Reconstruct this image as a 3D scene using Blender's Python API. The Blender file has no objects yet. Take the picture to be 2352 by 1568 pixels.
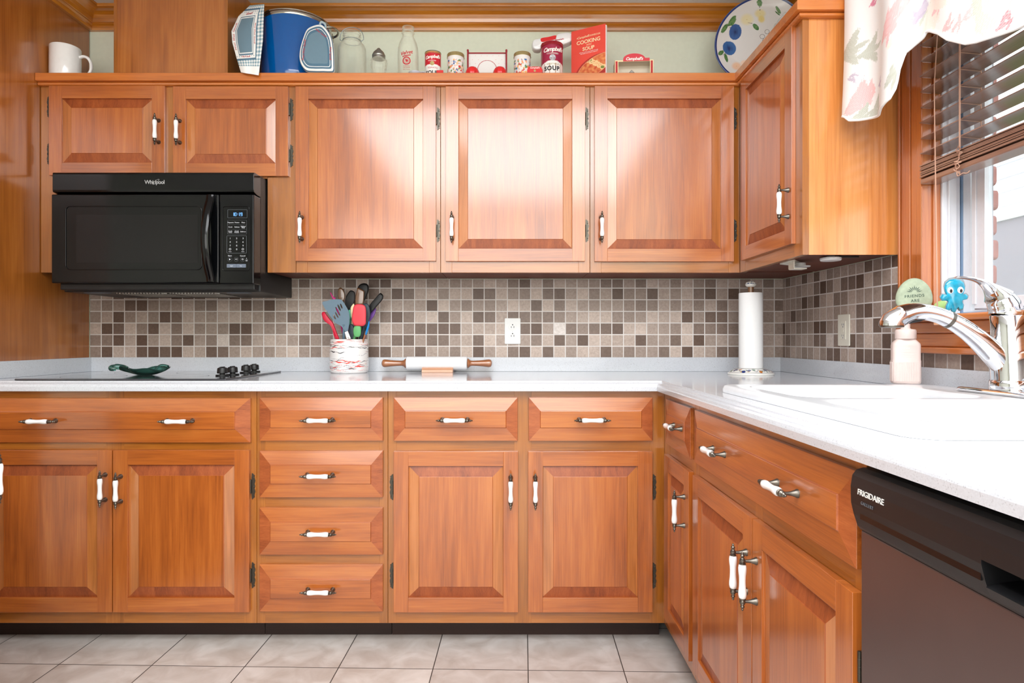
import bpy, bmesh, math, random
from mathutils import Vector, Matrix
C = bpy.context.scene.collection
SC = bpy.context.scene
PI = math.pi
# ------------------------------------------------------------------ camera
F = 1459.0            # focal length in pixels of a 2352 px wide frame
CD, CZ = 2.825, 1.059  # distance of the camera from the back wall, its height
cam_d = bpy.data.cameras.new('camera'); cam = bpy.data.objects.new('camera', cam_d); C.objects.link(cam)
cam.location = (0, -CD, CZ); cam.rotation_euler = (PI/2, 0, 0)
cam_d.sensor_width = 36.0; cam_d.lens = F/2352*36.0
cam_d.shift_x = 10/2352; cam_d.shift_y = -6.5/2352
cam_d.clip_start = 0.02
SC.camera = cam
# ------------------------------------------------------------------ colour management
SC.view_settings.view_transform = 'Standard'; SC.view_settings.look = 'None'
SC.view_settings.exposure = 0.30; SC.view_settings.gamma = 1.0; SC.view_settings.use_curve_mapping = False
SC.cycles.use_denoising = True
SC.cycles.max_bounces = 10; SC.cycles.transparent_max_bounces = 16
SC.cycles.sample_clamp_indirect = 6.0
SC.cycles.caustics_reflective = False; SC.cycles.caustics_refractive = False
# ------------------------------------------------------------------ daylight outside the window
W = bpy.data.worlds.new('sky'); SC.world = W; W.use_nodes = True
W.node_tree.nodes['Background'].inputs[0].default_value = (0.93, 0.97, 1.0, 1)
W.node_tree.nodes['Background'].inputs[1].default_value = 2.1
def area(name, loc, rot, sx, sy, power, col=(1, 1, 1), portal=False):
    l = bpy.data.lights.new(name, 'AREA'); l.shape = 'RECTANGLE'; l.size = sx; l.size_y = sy
    l.energy = power; l.color = col
    o = bpy.data.objects.new(name, l); C.objects.link(o); o.location = loc; o.rotation_euler = rot
    if portal: l.cycles.is_portal = True
    return o
# area lamp standing in for flash bounced off the ceiling, no fixture there
area('ceiling_bounce', (0.0, -3.0, CZ+1.43), (0, 0, 0), 2.0, 2.5, 112, (0.94, 0.97, 1.0))
# added fill light behind the camera to soften contrast, no doors are there
area('rear_fill', (-0.5, -5.4, 1.62), (PI/2, 0, 0), 3.2, 1.7, 56, (1.0, 0.985, 0.97))
# daylight through the window over the sink
area('window_portal', (1.36, -1.475, CZ+0.58), (0, PI/2, 0), 1.05, 1.05, 1, portal=True)

def YD(D): return D-CD                      # distance from the camera -> world Y
def PX(x, D): return (x-1166.0)*D/F
def PZ(y, D): return CZ+(777.5-y)*D/F
def Z(r): return CZ+r
def lin(c):
    c = c/255.0
    return c/12.92 if c <= 0.04045 else ((c+0.055)/1.055)**2.4
def rgb(r, g, b): return (lin(r), lin(g), lin(b))
# ------------------------------------------------------------------ materials
def nt(name):
    m = bpy.data.materials.new(name); m.use_nodes = True
    t = m.node_tree; b = t.nodes['Principled BSDF']
    return m, t, b
def mat(name, col, rough=0.5, metal=0.0, coat=0.0, trans=0.0, ior=1.45, emit=None, es=1.0, spec=0.5, noise=None):
    m, t, b = nt(name)
    b.inputs['Base Color'].default_value = (*col, 1)
    b.inputs['Roughness'].default_value = rough; b.inputs['Metallic'].default_value = metal
    b.inputs['Coat Weight'].default_value = coat; b.inputs['Coat Roughness'].default_value = 0.1
    b.inputs['Transmission Weight'].default_value = trans; b.inputs['IOR'].default_value = ior
    b.inputs['Specular IOR Level'].default_value = spec
    if emit: b.inputs['Emission Color'].default_value = (*emit, 1); b.inputs['Emission Strength'].default_value = es
    # every surface gets a faint procedural variation
    n = t.nodes.new('ShaderNodeTexNoise'); n.inputs['Scale'].default_value = (noise or (60, 0.04))[0]
    tc = t.nodes.new('ShaderNodeTexCoord'); t.links.new(tc.outputs['Object'], n.inputs['Vector'])
    mp = t.nodes.new('ShaderNodeMapRange'); a = (noise or (60, 0.04))[1]
    mp.inputs['To Min'].default_value = 1-a; mp.inputs['To Max'].default_value = 1+a
    t.links.new(n.outputs['Fac'], mp.inputs['Value'])
    mx = t.nodes.new('ShaderNodeVectorMath'); mx.operation = 'SCALE'; mx.inputs[0].default_value = col
    t.links.new(mp.outputs['Result'], mx.inputs['Scale']); t.links.new(mx.outputs['Vector'], b.inputs['Base Color'])
    return m
def wood(name, c1, c2, c3, axis='z', rough=0.3, scale=1.0, figure=1.0, coat=0.8):
    """stained maple: c1 dark pore colour, c2 body, c3 light streak; grain runs along axis"""
    m, t, b = nt(name); N = t.nodes; L = t.links
    tc = N.new('ShaderNodeTexCoord'); oi = N.new('ShaderNodeObjectInfo')
    sc = N.new('ShaderNodeVectorMath'); sc.operation = 'SCALE'; sc.inputs[0].default_value = (13.1, 7.7, 21.3)
    L.new(oi.outputs['Random'], sc.inputs['Scale'])
    ad = N.new('ShaderNodeVectorMath'); ad.operation = 'ADD'
    L.new(tc.outputs['Object'], ad.inputs[0]); L.new(sc.outputs['Vector'], ad.inputs[1])
    def nz(across, along, detail, dist, rough_=0.55):
        mp = N.new('ShaderNodeMapping'); s = [across*scale]*3; s['xyz'.index(axis)] = along*scale
        mp.inputs['Scale'].default_value = s
        L.new(ad.outputs['Vector'], mp.inputs['Vector'])
        n = N.new('ShaderNodeTexNoise'); n.inputs['Scale'].default_value = 1.0
        n.inputs['Detail'].default_value = detail; n.inputs['Distortion'].default_value = dist
        n.inputs['Roughness'].default_value = rough_
        L.new(mp.outputs['Vector'], n.inputs['Vector']); return n
    big = nz(9, 1.3, 3, 0.9*figure); mid = nz(46, 2.6, 4, 0.5*figure); fine = nz(330, 7, 3, 0.25)
    def mr(n, a, bb, lo, hi):
        r = N.new('ShaderNodeMapRange'); r.inputs['From Min'].default_value = a; r.inputs['From Max'].default_value = bb
        r.inputs['To Min'].default_value = lo; r.inputs['To Max'].default_value = hi
        L.new(n.outputs['Fac'], r.inputs['Value']); return r
    r1 = mr(big, 0.35, 0.65, 0.24, 0.56); r2 = mr(mid, 0.35, 0.68, -0.11, 0.14); r3 = mr(fine, 0.3, 0.7, -0.13, 0.13)
    s1 = N.new('ShaderNodeMath'); s1.operation = 'ADD'; L.new(r1.outputs[0], s1.inputs[0]); L.new(r2.outputs[0], s1.inputs[1])
    s2 = N.new('ShaderNodeMath'); s2.operation = 'ADD'; L.new(s1.outputs[0], s2.inputs[0]); L.new(r3.outputs[0], s2.inputs[1])
    cr = N.new('ShaderNodeValToRGB'); e = cr.color_ramp.elements
    e[0].position = 0.0; e[0].color = (*c1, 1); e[1].position = 0.9; e[1].color = (*c3, 1)
    k = cr.color_ramp.elements.new(0.42); k.color = (*c2, 1)
    L.new(s2.outputs[0], cr.inputs['Fac']); L.new(cr.outputs['Color'], b.inputs['Base Color'])
    bp = N.new('ShaderNodeBump'); bp.inputs['Strength'].default_value = 0.04; bp.inputs['Distance'].default_value = 0.001
    L.new(fine.outputs['Fac'], bp.inputs['Height']); L.new(bp.outputs['Normal'], b.inputs['Normal'])
    b.inputs['Roughness'].default_value = rough
    b.inputs['Coat Weight'].default_value = coat; b.inputs['Coat Roughness'].default_value = 0.15; b.inputs['Coat IOR'].default_value = 1.75
    return m
def painted(name, rough=0.4, coat=0.0, trans=0.0):
    m, t, b = nt(name); a = t.nodes.new('ShaderNodeAttribute'); a.attribute_name = 'Col'
    t.links.new(a.outputs['Color'], b.inputs['Base Color']); b.inputs['Roughness'].default_value = rough
    b.inputs['Coat Weight'].default_value = coat; b.inputs['Coat Roughness'].default_value = 0.08
    b.inputs['Transmission Weight'].default_value = trans
    return m
def tilemat(name, axis, pitch, grout, u0, v0, cols, gcol, mott, rough=0.45, rot=0.0, bump=0.35, mscale=60, vertical=True, softmix=0.5):
    """square tiles; cell colour from a per-cell random number, grout lines between"""
    m, t, b = nt(name); N = t.nodes; L = t.links
    tc = N.new('ShaderNodeTexCoord'); mp = N.new('ShaderNodeMapping'); mp.vector_type = 'TEXTURE'
    mp.inputs['Rotation'].default_value = (0, 0, rot)
    mp.inputs['Location'].default_value = (u0, v0, 0) if not vertical else (0, 0, 0)
    L.new(tc.outputs['Object'], mp.inputs['Vector'])
    sp = N.new('ShaderNodeSeparateXYZ'); L.new(mp.outputs['Vector'], sp.inputs[0])
    def M(op, a, bb=None):
        n = N.new('ShaderNodeMath'); n.operation = op
        for i, v in enumerate((a, bb)):
            if v is None: continue
            if isinstance(v, (int, float)): n.inputs[i].default_value = v
            else: L.new(v, n.inputs[i])
        return n.outputs[0]
    U = sp.outputs['X' if axis[0] == 'x' else 'Y']; V = sp.outputs['Z' if axis[1] == 'z' else 'Y']
    if vertical: U = M('SUBTRACT', U, u0); V = M('SUBTRACT', V, v0)
    u = M('DIVIDE', U, pitch); v = M('DIVIDE', V, pitch)
    fu = M('FLOOR', u); fv = M('FLOOR', v); du = M('SUBTRACT', u, fu); dv = M('SUBTRACT', v, fv)
    g = grout/pitch/2
    eu = M('MINIMUM', du, M('SUBTRACT', 1.0, du)); ev = M('MINIMUM', dv, M('SUBTRACT', 1.0, dv))
    e = M('MINIMUM', eu, ev)
    msk = N.new('ShaderNodeMapRange'); msk.inputs['From Min'].default_value = g*0.75; msk.inputs['From Max'].default_value = g*1.25
    L.new(e, msk.inputs['Value'])
    cb = N.new('ShaderNodeCombineXYZ'); L.new(fu, cb.inputs[0]); L.new(fv, cb.inputs[1]); cb.inputs[2].default_value = 3.7
    wn = N.new('ShaderNodeTexWhiteNoise'); wn.noise_dimensions = '3D'; L.new(cb.outputs[0], wn.inputs['Vector'])
    cr = N.new('ShaderNodeValToRGB'); cr.color_ramp.interpolation = 'LINEAR'
    els = cr.color_ramp.elements
    for i, c in enumerate(cols):
        p = i/(len(cols)-1)
        el = els[0] if i == 0 else (els[1] if i == len(cols)-1 else els.new(p))
        el.position = p; el.color = (*c, 1)
    L.new(wn.outputs['Value'], cr.inputs['Fac'])
    # mottling, different in every tile
    of = N.new('ShaderNodeVectorMath'); of.operation = 'MULTIPLY_ADD'; L.new(wn.outputs['Color'], of.inputs[0])
    of.inputs[1].default_value = (5, 5, 5); L.new(mp.outputs['Vector'], of.inputs[2])
    n1 = N.new('ShaderNodeTexNoise'); n1.inputs['Scale'].default_value = mscale; n1.inputs['Detail'].default_value = 6
    n1.inputs['Distortion'].default_value = 0.6; L.new(of.outputs[0], n1.inputs['Vector'])
    r1 = N.new('ShaderNodeValToRGB'); r1.color_ramp.elements[0].position = 0.32; r1.color_ramp.elements[1].position = 0.7
    r1.color_ramp.elements[0].color = (*mott[0], 1); r1.color_ramp.elements[1].color = (*mott[1], 1)
    L.new(n1.outputs['Fac'], r1.inputs['Fac'])
    mx = N.new('ShaderNodeMix'); mx.data_type = 'RGBA'; mx.blend_type = 'MULTIPLY'; mx.inputs['Factor'].default_value = softmix
    L.new(cr.outputs['Color'], mx.inputs['A']); L.new(r1.outputs['Color'], mx.inputs['B'])
    fin = N.new('ShaderNodeMix'); fin.data_type = 'RGBA'; L.new(msk.outputs[0], fin.inputs['Factor'])
    fin.inputs['A'].default_value = (*gcol, 1); L.new(mx.outputs['Result'], fin.inputs['B'])
    L.new(fin.outputs['Result'], b.inputs['Base Color']); b.inputs['Roughness'].default_value = rough
    bp = N.new('ShaderNodeBump'); bp.inputs['Strength'].default_value = bump; bp.inputs['Distance'].default_value = 0.002
    L.new(msk.outputs[0], bp.inputs['Height']); L.new(bp.outputs['Normal'], b.inputs['Normal'])
    return m

DW1, DW2, DW3 = rgb(128, 62, 22), rgb(172, 92, 34), rgb(198, 119, 52)
M = {}
M['door_v'] = wood('door_wood_vertical', DW1, DW2, DW3, 'z')
M['door_h'] = wood('door_wood_horizontal', DW1, DW2, DW3, 'x')
M['bevel_end'] = wood('bevel_end_grain', rgb(112, 50, 22), rgb(150, 74, 34), rgb(180, 98, 50), 'z', scale=1.6, coat=0.12, rough=0.45)
M['bevel_side'] = wood('bevel_side_grain', rgb(148, 86, 38), rgb(184, 112, 56), rgb(204, 132, 78), 'z')
M['drawer_end'] = wood('drawer_end_grain', rgb(120, 56, 26), rgb(160, 82, 40), rgb(186, 104, 56), 'x', scale=1.6, coat=0.2, rough=0.42)
M['frame_v'] = wood('frame_wood_vertical', rgb(122, 70, 18), rgb(162, 95, 28), rgb(184, 116, 44), 'z')
M['frame_h'] = wood('frame_wood_horizontal', rgb(122, 70, 18), rgb(162, 95, 28), rgb(184, 116, 44), 'x')
M['trim_x'] = wood('trim_wood_x', rgb(160, 82, 28), rgb(200, 114, 46), rgb(216, 136, 66), 'x')
M['trim_y'] = wood('trim_wood_y', rgb(160, 82, 28), rgb(200, 114, 46), rgb(216, 136, 66), 'y')
M['trim_z'] = wood('trim_wood_z', rgb(144, 74, 28), rgb(182, 100, 42), rgb(202, 124, 60), 'z')
M['crown_x'] = wood('crown_wood_x', rgb(152, 84, 18), rgb(198, 122, 32), rgb(220, 148, 56), 'x')
M['crown_y'] = wood('crown_wood_y', rgb(152, 84, 18), rgb(198, 122, 32), rgb(220, 148, 56), 'y')
M['ply'] = wood('plywood_panel', rgb(136, 74, 26), rgb(168, 98, 38), rgb(190, 122, 58), 'z', scale=0.55, figure=2.6)
M['ply_light'] = wood('plywood_end_panel', rgb(186, 110, 50), rgb(214, 140, 74), rgb(228, 160, 96), 'z', scale=0.6, figure=2.4)
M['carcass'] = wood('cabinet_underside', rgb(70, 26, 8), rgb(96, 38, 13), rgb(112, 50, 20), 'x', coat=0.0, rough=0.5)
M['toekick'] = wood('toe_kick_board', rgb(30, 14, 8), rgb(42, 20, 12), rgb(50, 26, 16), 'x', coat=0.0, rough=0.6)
M['pinwood'] = wood('rolling_pin_wood', rgb(120, 66, 34), rgb(160, 98, 58), rgb(184, 122, 78), 'x', scale=1.5)
M['spoonwood'] = wood('spoon_wood', rgb(96, 60, 36), rgb(130, 88, 56), rgb(150, 108, 72), 'z', scale=1.5)
M['standwood'] = wood('stand_wood', rgb(176, 116, 78), rgb(208, 148, 108), rgb(222, 168, 130), 'x', scale=2)
M['porcelain'] = mat('white_porcelain', rgb(240, 240, 240), 0.12, coat=0.6)
M['pewter'] = mat('aged_pewter', rgb(110, 104, 96), 0.32, 0.9)
M['hinge'] = mat('antique_brass_black', rgb(84, 80, 72), 0.36, 0.85)
M['green_wall'] = mat('sage_green_paint', rgb(236, 243, 224), 0.85)
M['plain_wall'] = mat('pale_wall_paint', rgb(200, 200, 190), 0.9)
M['ceiling'] = mat('ceiling_paint', rgb(226, 226, 228), 0.9)
M['black'] = mat('gloss_black_enamel', rgb(7, 8, 10), 0.12, coat=0.1, spec=0.35)
M['black_matte'] = mat('black_plastic', rgb(22, 22, 24), 0.4)
M['black_deep'] = mat('dark_recess', rgb(8, 8, 9), 0.7)
M['screen'] = mat('microwave_screen', rgb(17, 16, 18), 0.16, coat=0.0, spec=0.4, noise=(900, 0.5))
M['greyline'] = mat('panel_line_grey', rgb(92, 98, 104), 0.4)
M['keylabel'] = mat('key_label_print', rgb(205, 208, 214), 0.5)
M['keypad_grey'] = mat('keypad_slate', rgb(98, 108, 124), 0.4)
M['led'] = mat('clock_digits', rgb(90, 150, 240), 0.4, emit=rgb(120, 185, 255), es=1.1)
M['chrome_print'] = mat('silver_print', rgb(190, 192, 196), 0.25, 0.7)
M['steel'] = mat('brushed_steel', rgb(176, 172, 170), 0.28, 1.0, noise=(8, 0.05))
M['dw_steel'] = mat('dishwasher_steel', rgb(112, 98, 96), 0.33, 0.75, noise=(12, 0.06))
M['chrome'] = mat('chrome', rgb(226, 228, 232), 0.05, 1.0)
M['nickel_rim'] = mat('pot_rim_steel', rgb(178, 172, 160), 0.2, 1.0)
M['pot_blue'] = mat('blue_enamel', rgb(0, 84, 158), 0.16, coat=0.7)
def thin_glass(name, tint, alpha, edge, rough=0.03):
    """clear glass wall: mostly see-through, brighter reflection at grazing angle"""
    m, t, b = nt(name)
    b.inputs['Base Color'].default_value = (*tint, 1); b.inputs['Roughness'].default_value = rough
    lw = t.nodes.new('ShaderNodeLayerWeight'); lw.inputs['Blend'].default_value = edge
    mr = t.nodes.new('ShaderNodeMapRange'); mr.inputs['To Min'].default_value = alpha; mr.inputs['To Max'].default_value = 0.85
    t.links.new(lw.outputs['Facing'], mr.inputs['Value']); t.links.new(mr.outputs[0], b.inputs['Alpha'])
    return m
M['glass'] = thin_glass('clear_glass', rgb(230, 232, 214), 0.03, 0.28)
M['pane'] = thin_glass('window_pane', rgb(220, 232, 240), 0.05, 0.1)
M['dishglass'] = mat('teal_glass', rgb(120, 190, 176), 0.06, trans=0.9, ior=1.45)
M['cyanglass'] = mat('cyan_glass', rgb(30, 176, 214), 0.08, trans=0.35, coat=0.8, noise=(60, 0.75))
M['cooktop'] = mat('cooktop_glass', rgb(62, 62, 66), 0.08, coat=0.6)
M['paper'] = mat('paper_towel', rgb(244, 244, 244), 0.95, noise=(400, 0.03))
M['sinkwhite'] = mat('sink_enamel', rgb(226, 229, 233), 0.22, coat=0.4)
M['plastic_white'] = mat('white_plastic', rgb(228, 228, 226), 0.35)
M['plastic_cream'] = mat('cream_plastic', rgb(222, 218, 204), 0.4)
M['slot'] = mat('outlet_slot', rgb(30, 28, 26), 0.7)
M['vinyl'] = mat('white_vinyl', rgb(226, 228, 234), 0.35)
M['vinyl_grey'] = mat('grey_glazing_gasket', rgb(130, 156, 186), 0.4)
M['soap'] = mat('pale_pink_plastic', rgb(216, 198, 192), 0.4)
M['soap_print'] = mat('white_bottle_print', rgb(240, 234, 230), 0.5)
M['blind'] = wood('blind_slat_wood', rgb(110, 78, 64), rgb(138, 102, 86), rgb(156, 120, 102), 'y')
M['cord'] = mat('blind_cord', rgb(202, 160, 138), 0.8)
M['lime'] = mat('lime_rubber', rgb(186, 222, 140), 0.5)
M['stone'] = mat('painted_stone', rgb(164, 176, 152), 0.8, noise=(70, 0.28))
M['stone_ink'] = mat('engraved_letters', rgb(74, 92, 80), 0.8)
M['red'] = mat('red_paint', rgb(196, 30, 40), 0.3, coat=0.3)
M['brightred'] = mat('bright_red_plastic', rgb(222, 34, 36), 0.3, coat=0.4)
M['maroon'] = mat('crimson_frame', rgb(150, 22, 36), 0.35)
M['redprint'] = mat('red_print', rgb(190, 44, 52), 0.6)
M['whiteprint'] = mat('white_print', rgb(244, 240, 234), 0.6)
M['creamprint'] = mat('cream_print', rgb(248, 226, 180), 0.6)
M['blackprint'] = mat('black_print', rgb(36, 34, 34), 0.6)
M['goldprint'] = mat('gold_print', rgb(176, 158, 104), 0.45, 0.3)
M['gold'] = mat('gold_tin_lid', rgb(190, 172, 120), 0.3, 0.7)
M['dgreen'] = mat('dark_green_band', rgb(44, 76, 52), 0.4)
M['tin'] = mat('tin_metal', rgb(160, 158, 152), 0.3, 1.0)
M['greytool'] = mat('slate_silicone', rgb(96, 118, 134), 0.5)
M['darktool'] = mat('charcoal_silicone', rgb(52, 62, 72), 0.5)
M['blacktool'] = mat('black_nylon', rgb(20, 20, 22), 0.4)
M['redtool'] = mat('red_silicone', rgb(216, 62, 74), 0.45)
M['crimsontool'] = mat('crimson_silicone', rgb(190, 14, 50), 0.4)
M['magenta'] = mat('magenta_plastic', rgb(222, 30, 140), 0.4)
M['purple'] = mat('purple_silicone', rgb(112, 66, 150), 0.45)
M['greentool'] = mat('green_grip', rgb(96, 168, 104), 0.45)
M['mint'] = mat('mint_plastic', rgb(96, 186, 150), 0.45)
M['bluetool'] = mat('blue_plastic', rgb(0, 122, 190), 0.4)
M['wire'] = mat('galvanised_wire', rgb(140, 152, 158), 0.35, 0.6)
M['grass'] = mat('lawn', rgb(110, 140, 80), 0.9, noise=(3, 0.3))
M['brick'] = mat('pink_brick', rgb(178, 120, 112), 0.9, noise=(25, 0.3))
M['mortar'] = mat('white_mortar', rgb(226, 224, 220), 0.95)
M['siding'] = mat('grey_porch_siding', rgb(150, 146, 154), 0.8)
M['leafy'] = mat('garden_leaves', rgb(110, 160, 120), 0.9, noise=(14, 0.5))
M['painted'] = painted('painted_surface', 0.35, 0.3)
M['cloth'] = painted('printed_cloth', 0.9)
M['printed_tin'] = painted('printed_tin', 0.3, 0.3)
M['ceramic'] = painted('glazed_ceramic', 0.12, 0.8)
M['carton'] = painted('printed_card', 0.55)
# quartz worktop
def quartz():
    m, t, b = nt('quartz_worktop'); N = t.nodes; L = t.links
    tc = N.new('ShaderNodeTexCoord'); v = N.new('ShaderNodeTexVoronoi'); v.inputs['Scale'].default_value = 520
    L.new(tc.outputs['Object'], v.inputs['Vector'])
    cr = N.new('ShaderNodeValToRGB'); e = cr.color_ramp.elements
    e[0].position = 0.0; e[0].color = (*rgb(176, 177, 182), 1); e[1].position = 0.10; e[1].color = (*rgb(196, 199, 205), 1)
    k = e.new(1.0); k.color = (*rgb(203, 206, 212), 1)
    sx = N.new('ShaderNodeSeparateXYZ'); L.new(v.outputs['Color'], sx.inputs[0]); L.new(sx.outputs[0], cr.inputs['Fac'])
    L.new(cr.outputs['Color'], b.inputs['Base Color']); b.inputs['Roughness'].default_value = 0.13
    b.inputs['Coat Weight'].default_value = 0.3; b.inputs['Coat Roughness'].default_value = 0.08
    return m
M['quartz'] = quartz()
TP = 0.0516
tile_cols = [rgb(96, 72, 58), rgb(118, 92, 78), rgb(142, 116, 102), rgb(166, 142, 128), rgb(186, 164, 152), rgb(206, 188, 176)]
mott = ((0.52, 0.46, 0.42), (1.0, 1.0, 1.0))
M['tile_x'] = tilemat('mosaic_tile_back', 'xz', TP, 0.0042, PX(712.4, CD), Z(-0.0335), tile_cols, rgb(218, 212, 208), mott, mscale=110, softmix=0.5)
M['tile_y'] = tilemat('mosaic_tile_side', 'yz', TP, 0.0042, -0.024, Z(-0.0335), tile_cols, rgb(218, 212, 208), mott, mscale=110, softmix=0.5)
M['floor'] = tilemat('stone_floor_tile', 'xy', 0.305, 0.0032, 0.0653, YD(2.03),
    [rgb(198, 192, 188), rgb(206, 198, 191), rgb(196, 193, 191), rgb(210, 204, 199)], rgb(62, 56, 52),
    ((0.66, 0.60, 0.56), (1, 1, 1)), rough=0.5, rot=-0.024, bump=0.2, mscale=11, vertical=False, softmix=0.85)
# ------------------------------------------------------------------ mesh builder
class MB:
    def __init__(s): s.v = []; s.f = []; s.m = []; s.sm = []
    def add(s, verts, faces, m=0, smooth=False):
        o = len(s.v); s.v += [tuple(p) for p in verts]
        for f in faces: s.f.append([i+o for i in f]); s.m.append(m); s.sm.append(smooth)
        return s
    def box(s, x0, x1, y0, y1, z0, z1, m=0):
        return s.add([(x0,y0,z0),(x1,y0,z0),(x1,y1,z0),(x0,y1,z0),(x0,y0,z1),(x1,y0,z1),(x1,y1,z1),(x0,y1,z1)],
            [(0,3,2,1),(4,5,6,7),(0,1,5,4),(1,2,6,5),(2,3,7,6),(3,0,4,7)], m)
    def quad(s, a, b, c, d, m=0): return s.add([a, b, c, d], [(0, 1, 2, 3)], m)
    def loft(s, rings, m=0, smooth=True, caps=True, closed=True):
        n = len(rings[0]); vs = [p for r in rings for p in r]; fs = []
        for i in range(len(rings)-1):
            for j in range(n if closed else n-1):
                k = (j+1) % n; fs.append((i*n+j, i*n+k, (i+1)*n+k, (i+1)*n+j))
        if caps and closed:
            fs.append(tuple(range(n))[::-1]); fs.append(tuple((len(rings)-1)*n+j for j in range(n)))
        return s.add(vs, fs, m, smooth)
    def lathe(s, prof, seg=32, m=0, axis='z', c=(0, 0, 0), sx=1.0, sy=1.0, caps=True):
        rings = []
        for r, h in prof:
            ring = []
            for j in range(seg):
                a = 2*PI*j/seg; p = (r*math.cos(a)*sx, r*math.sin(a)*sy, h)
                if axis == 'x': p = (p[2], p[0], p[1])
                if axis == 'y': p = (p[0], p[2], p[1])
                ring.append((p[0]+c[0], p[1]+c[1], p[2]+c[2]))
            rings.append(ring)
        return s.loft(rings, m, True, caps)
    def tube(s, path, rad, seg=10, m=0, flat=1.0, up=Vector((0, 0, 1))):
        P = [Vector(p) for p in path]; rings = []; prev = None
        for i, p in enumerate(P):
            t = (P[min(i+1, len(P)-1)]-P[max(i-1, 0)]).normalized()
            if prev is None:
                a = t.cross(up)
                if a.length < 1e-4: a = t.cross(Vector((1, 0, 0)))
            else: a = prev-t*prev.dot(t)
            a.normalize(); prev = a; b = t.cross(a)
            r = rad[i] if isinstance(rad, (list, tuple)) else rad
            rings.append([tuple(p+(a*math.cos(2*PI*j/seg)+b*math.sin(2*PI*j/seg)*flat)*r) for j in range(seg)])
        return s.loft(rings, m)
    def prism(s, out, y0, y1, m=0, mf=None, axis='y', smooth=False):
        """outline of (a, b) pairs extruded from y0 to y1 along axis"""
        n = len(out)
        def P(a, b, y): return (a, y, b) if axis == 'y' else ((y, a, b) if axis == 'x' else (a, b, y))
        vs = [P(a, b, y0) for a, b in out]+[P(a, b, y1) for a, b in out]
        s.add(vs, [tuple(range(n)), tuple(range(2*n-1, n-1, -1))], m if mf is None else mf)
        s.add(vs, [(j, (j+1) % n, n+(j+1) % n, n+j) for j in range(n)], m, smooth); return s
    def pillow(s, out, y0, y1, m=0, rings=5, inset=0.35, cx=None, cz=None, mats=None):
        """outline in x,z that swells towards y1 (front) – a padded shape"""
        cx = sum(a for a, b in out)/len(out) if cx is None else cx; cz = sum(b for a, b in out)/len(out) if cz is None else cz
        R = []
        for k in range(rings+1):
            t = k/rings; f = 1-inset*(1-math.cos(t*PI/2)); y = y0+(y1-y0)*math.sin(t*PI/2)
            R.append([(cx+(a-cx)*f, y, cz+(b-cz)*f) for a, b in out])
        return s.loft(R, m)
    def build(s, name, mats, parent=None, loc=None, rot=None, bevel=0, seg=2, subd=0, angle=38, solid=0):
        me = bpy.data.meshes.new(name); me.from_pydata(s.v, [], s.f)
        for mm in (mats if isinstance(mats, (list, tuple)) else [mats]): me.materials.append(M[mm] if isinstance(mm, str) else mm)
        me.polygons.foreach_set('material_index', s.m); me.polygons.foreach_set('use_smooth', s.sm)
        bm = bmesh.new(); bm.from_mesh(me)
        bmesh.ops.remove_doubles(bm, verts=bm.verts, dist=1e-6)
        bmesh.ops.recalc_face_normals(bm, faces=bm.faces)
        for e in bm.edges:
            if len(e.link_faces) == 2 and e.calc_face_angle(0) > math.radians(angle): e.smooth = False
        bm.to_mesh(me); bm.free()
        o = bpy.data.objects.new(name, me); C.objects.link(o)
        if parent: o.parent = parent
        if loc: o.location = loc
        if rot: o.rotation_euler = rot
        if solid:
            md = o.modifiers.new('thick', 'SOLIDIFY'); md.thickness = solid; md.offset = 0
        if bevel:
            md = o.modifiers.new('bevel', 'BEVEL'); md.width = bevel; md.segments = seg; md.limit_method = 'ANGLE'; md.angle_limit = math.radians(40)
            md.harden_normals = False
        if subd:
            md = o.modifiers.new('sub', 'SUBSURF'); md.levels = subd; md.render_levels = subd
        return o
def tag(o, label, cat, group=None):
    o['label'] = label; o['category'] = cat
    if group: o['group'] = group
    return o
def root(name, label, cat, loc=(0, 0, 0), rz=0.0, group=None):
    o = bpy.data.objects.new(name, None); o.empty_display_size = 0.05; C.objects.link(o)
    o.location = loc; o.rotation_euler = (0, 0, rz); return tag(o, label, cat, group)
def struct(o): o['kind'] = 'structure'; return o
def pgrid(name, nu, nv, pos, col, material, parent=None, wrap=False, solid=0, smooth=True, tag_=None, skip=None):
    """a finely divided surface carrying a printed pattern as its own colour"""
    vs = []; cs = []
    cols_ = nu if wrap else nu+1
    for j in range(nv+1):
        for i in range(cols_):
            u, v = i/nu, j/nv; vs.append(tuple(pos(u, v))); cs.append((*col(u, v), 1.0))
    fs = []
    for j in range(nv):
        for i in range(nu):
            k = (i+1) % cols_ if wrap else i+1
            if skip and skip((i+.5)/nu, (j+.5)/nv): continue
            fs.append((j*cols_+i, j*cols_+k, (j+1)*cols_+k, (j+1)*cols_+i))
    me = bpy.data.meshes.new(name); me.from_pydata(vs, [], fs); me.materials.append(M[material])
    a = me.color_attributes.new('Col', 'FLOAT_COLOR', 'POINT')
    a.data.foreach_set('color', [x for c in cs for x in c])
    me.polygons.foreach_set('use_smooth', [smooth]*len(fs))
    o = bpy.data.objects.new(name, me); C.objects.link(o)
    if parent: o.parent = parent
    if solid:
        md = o.modifiers.new('thick', 'SOLIDIFY'); md.thickness = solid; md.offset = 0
    return o
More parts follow.
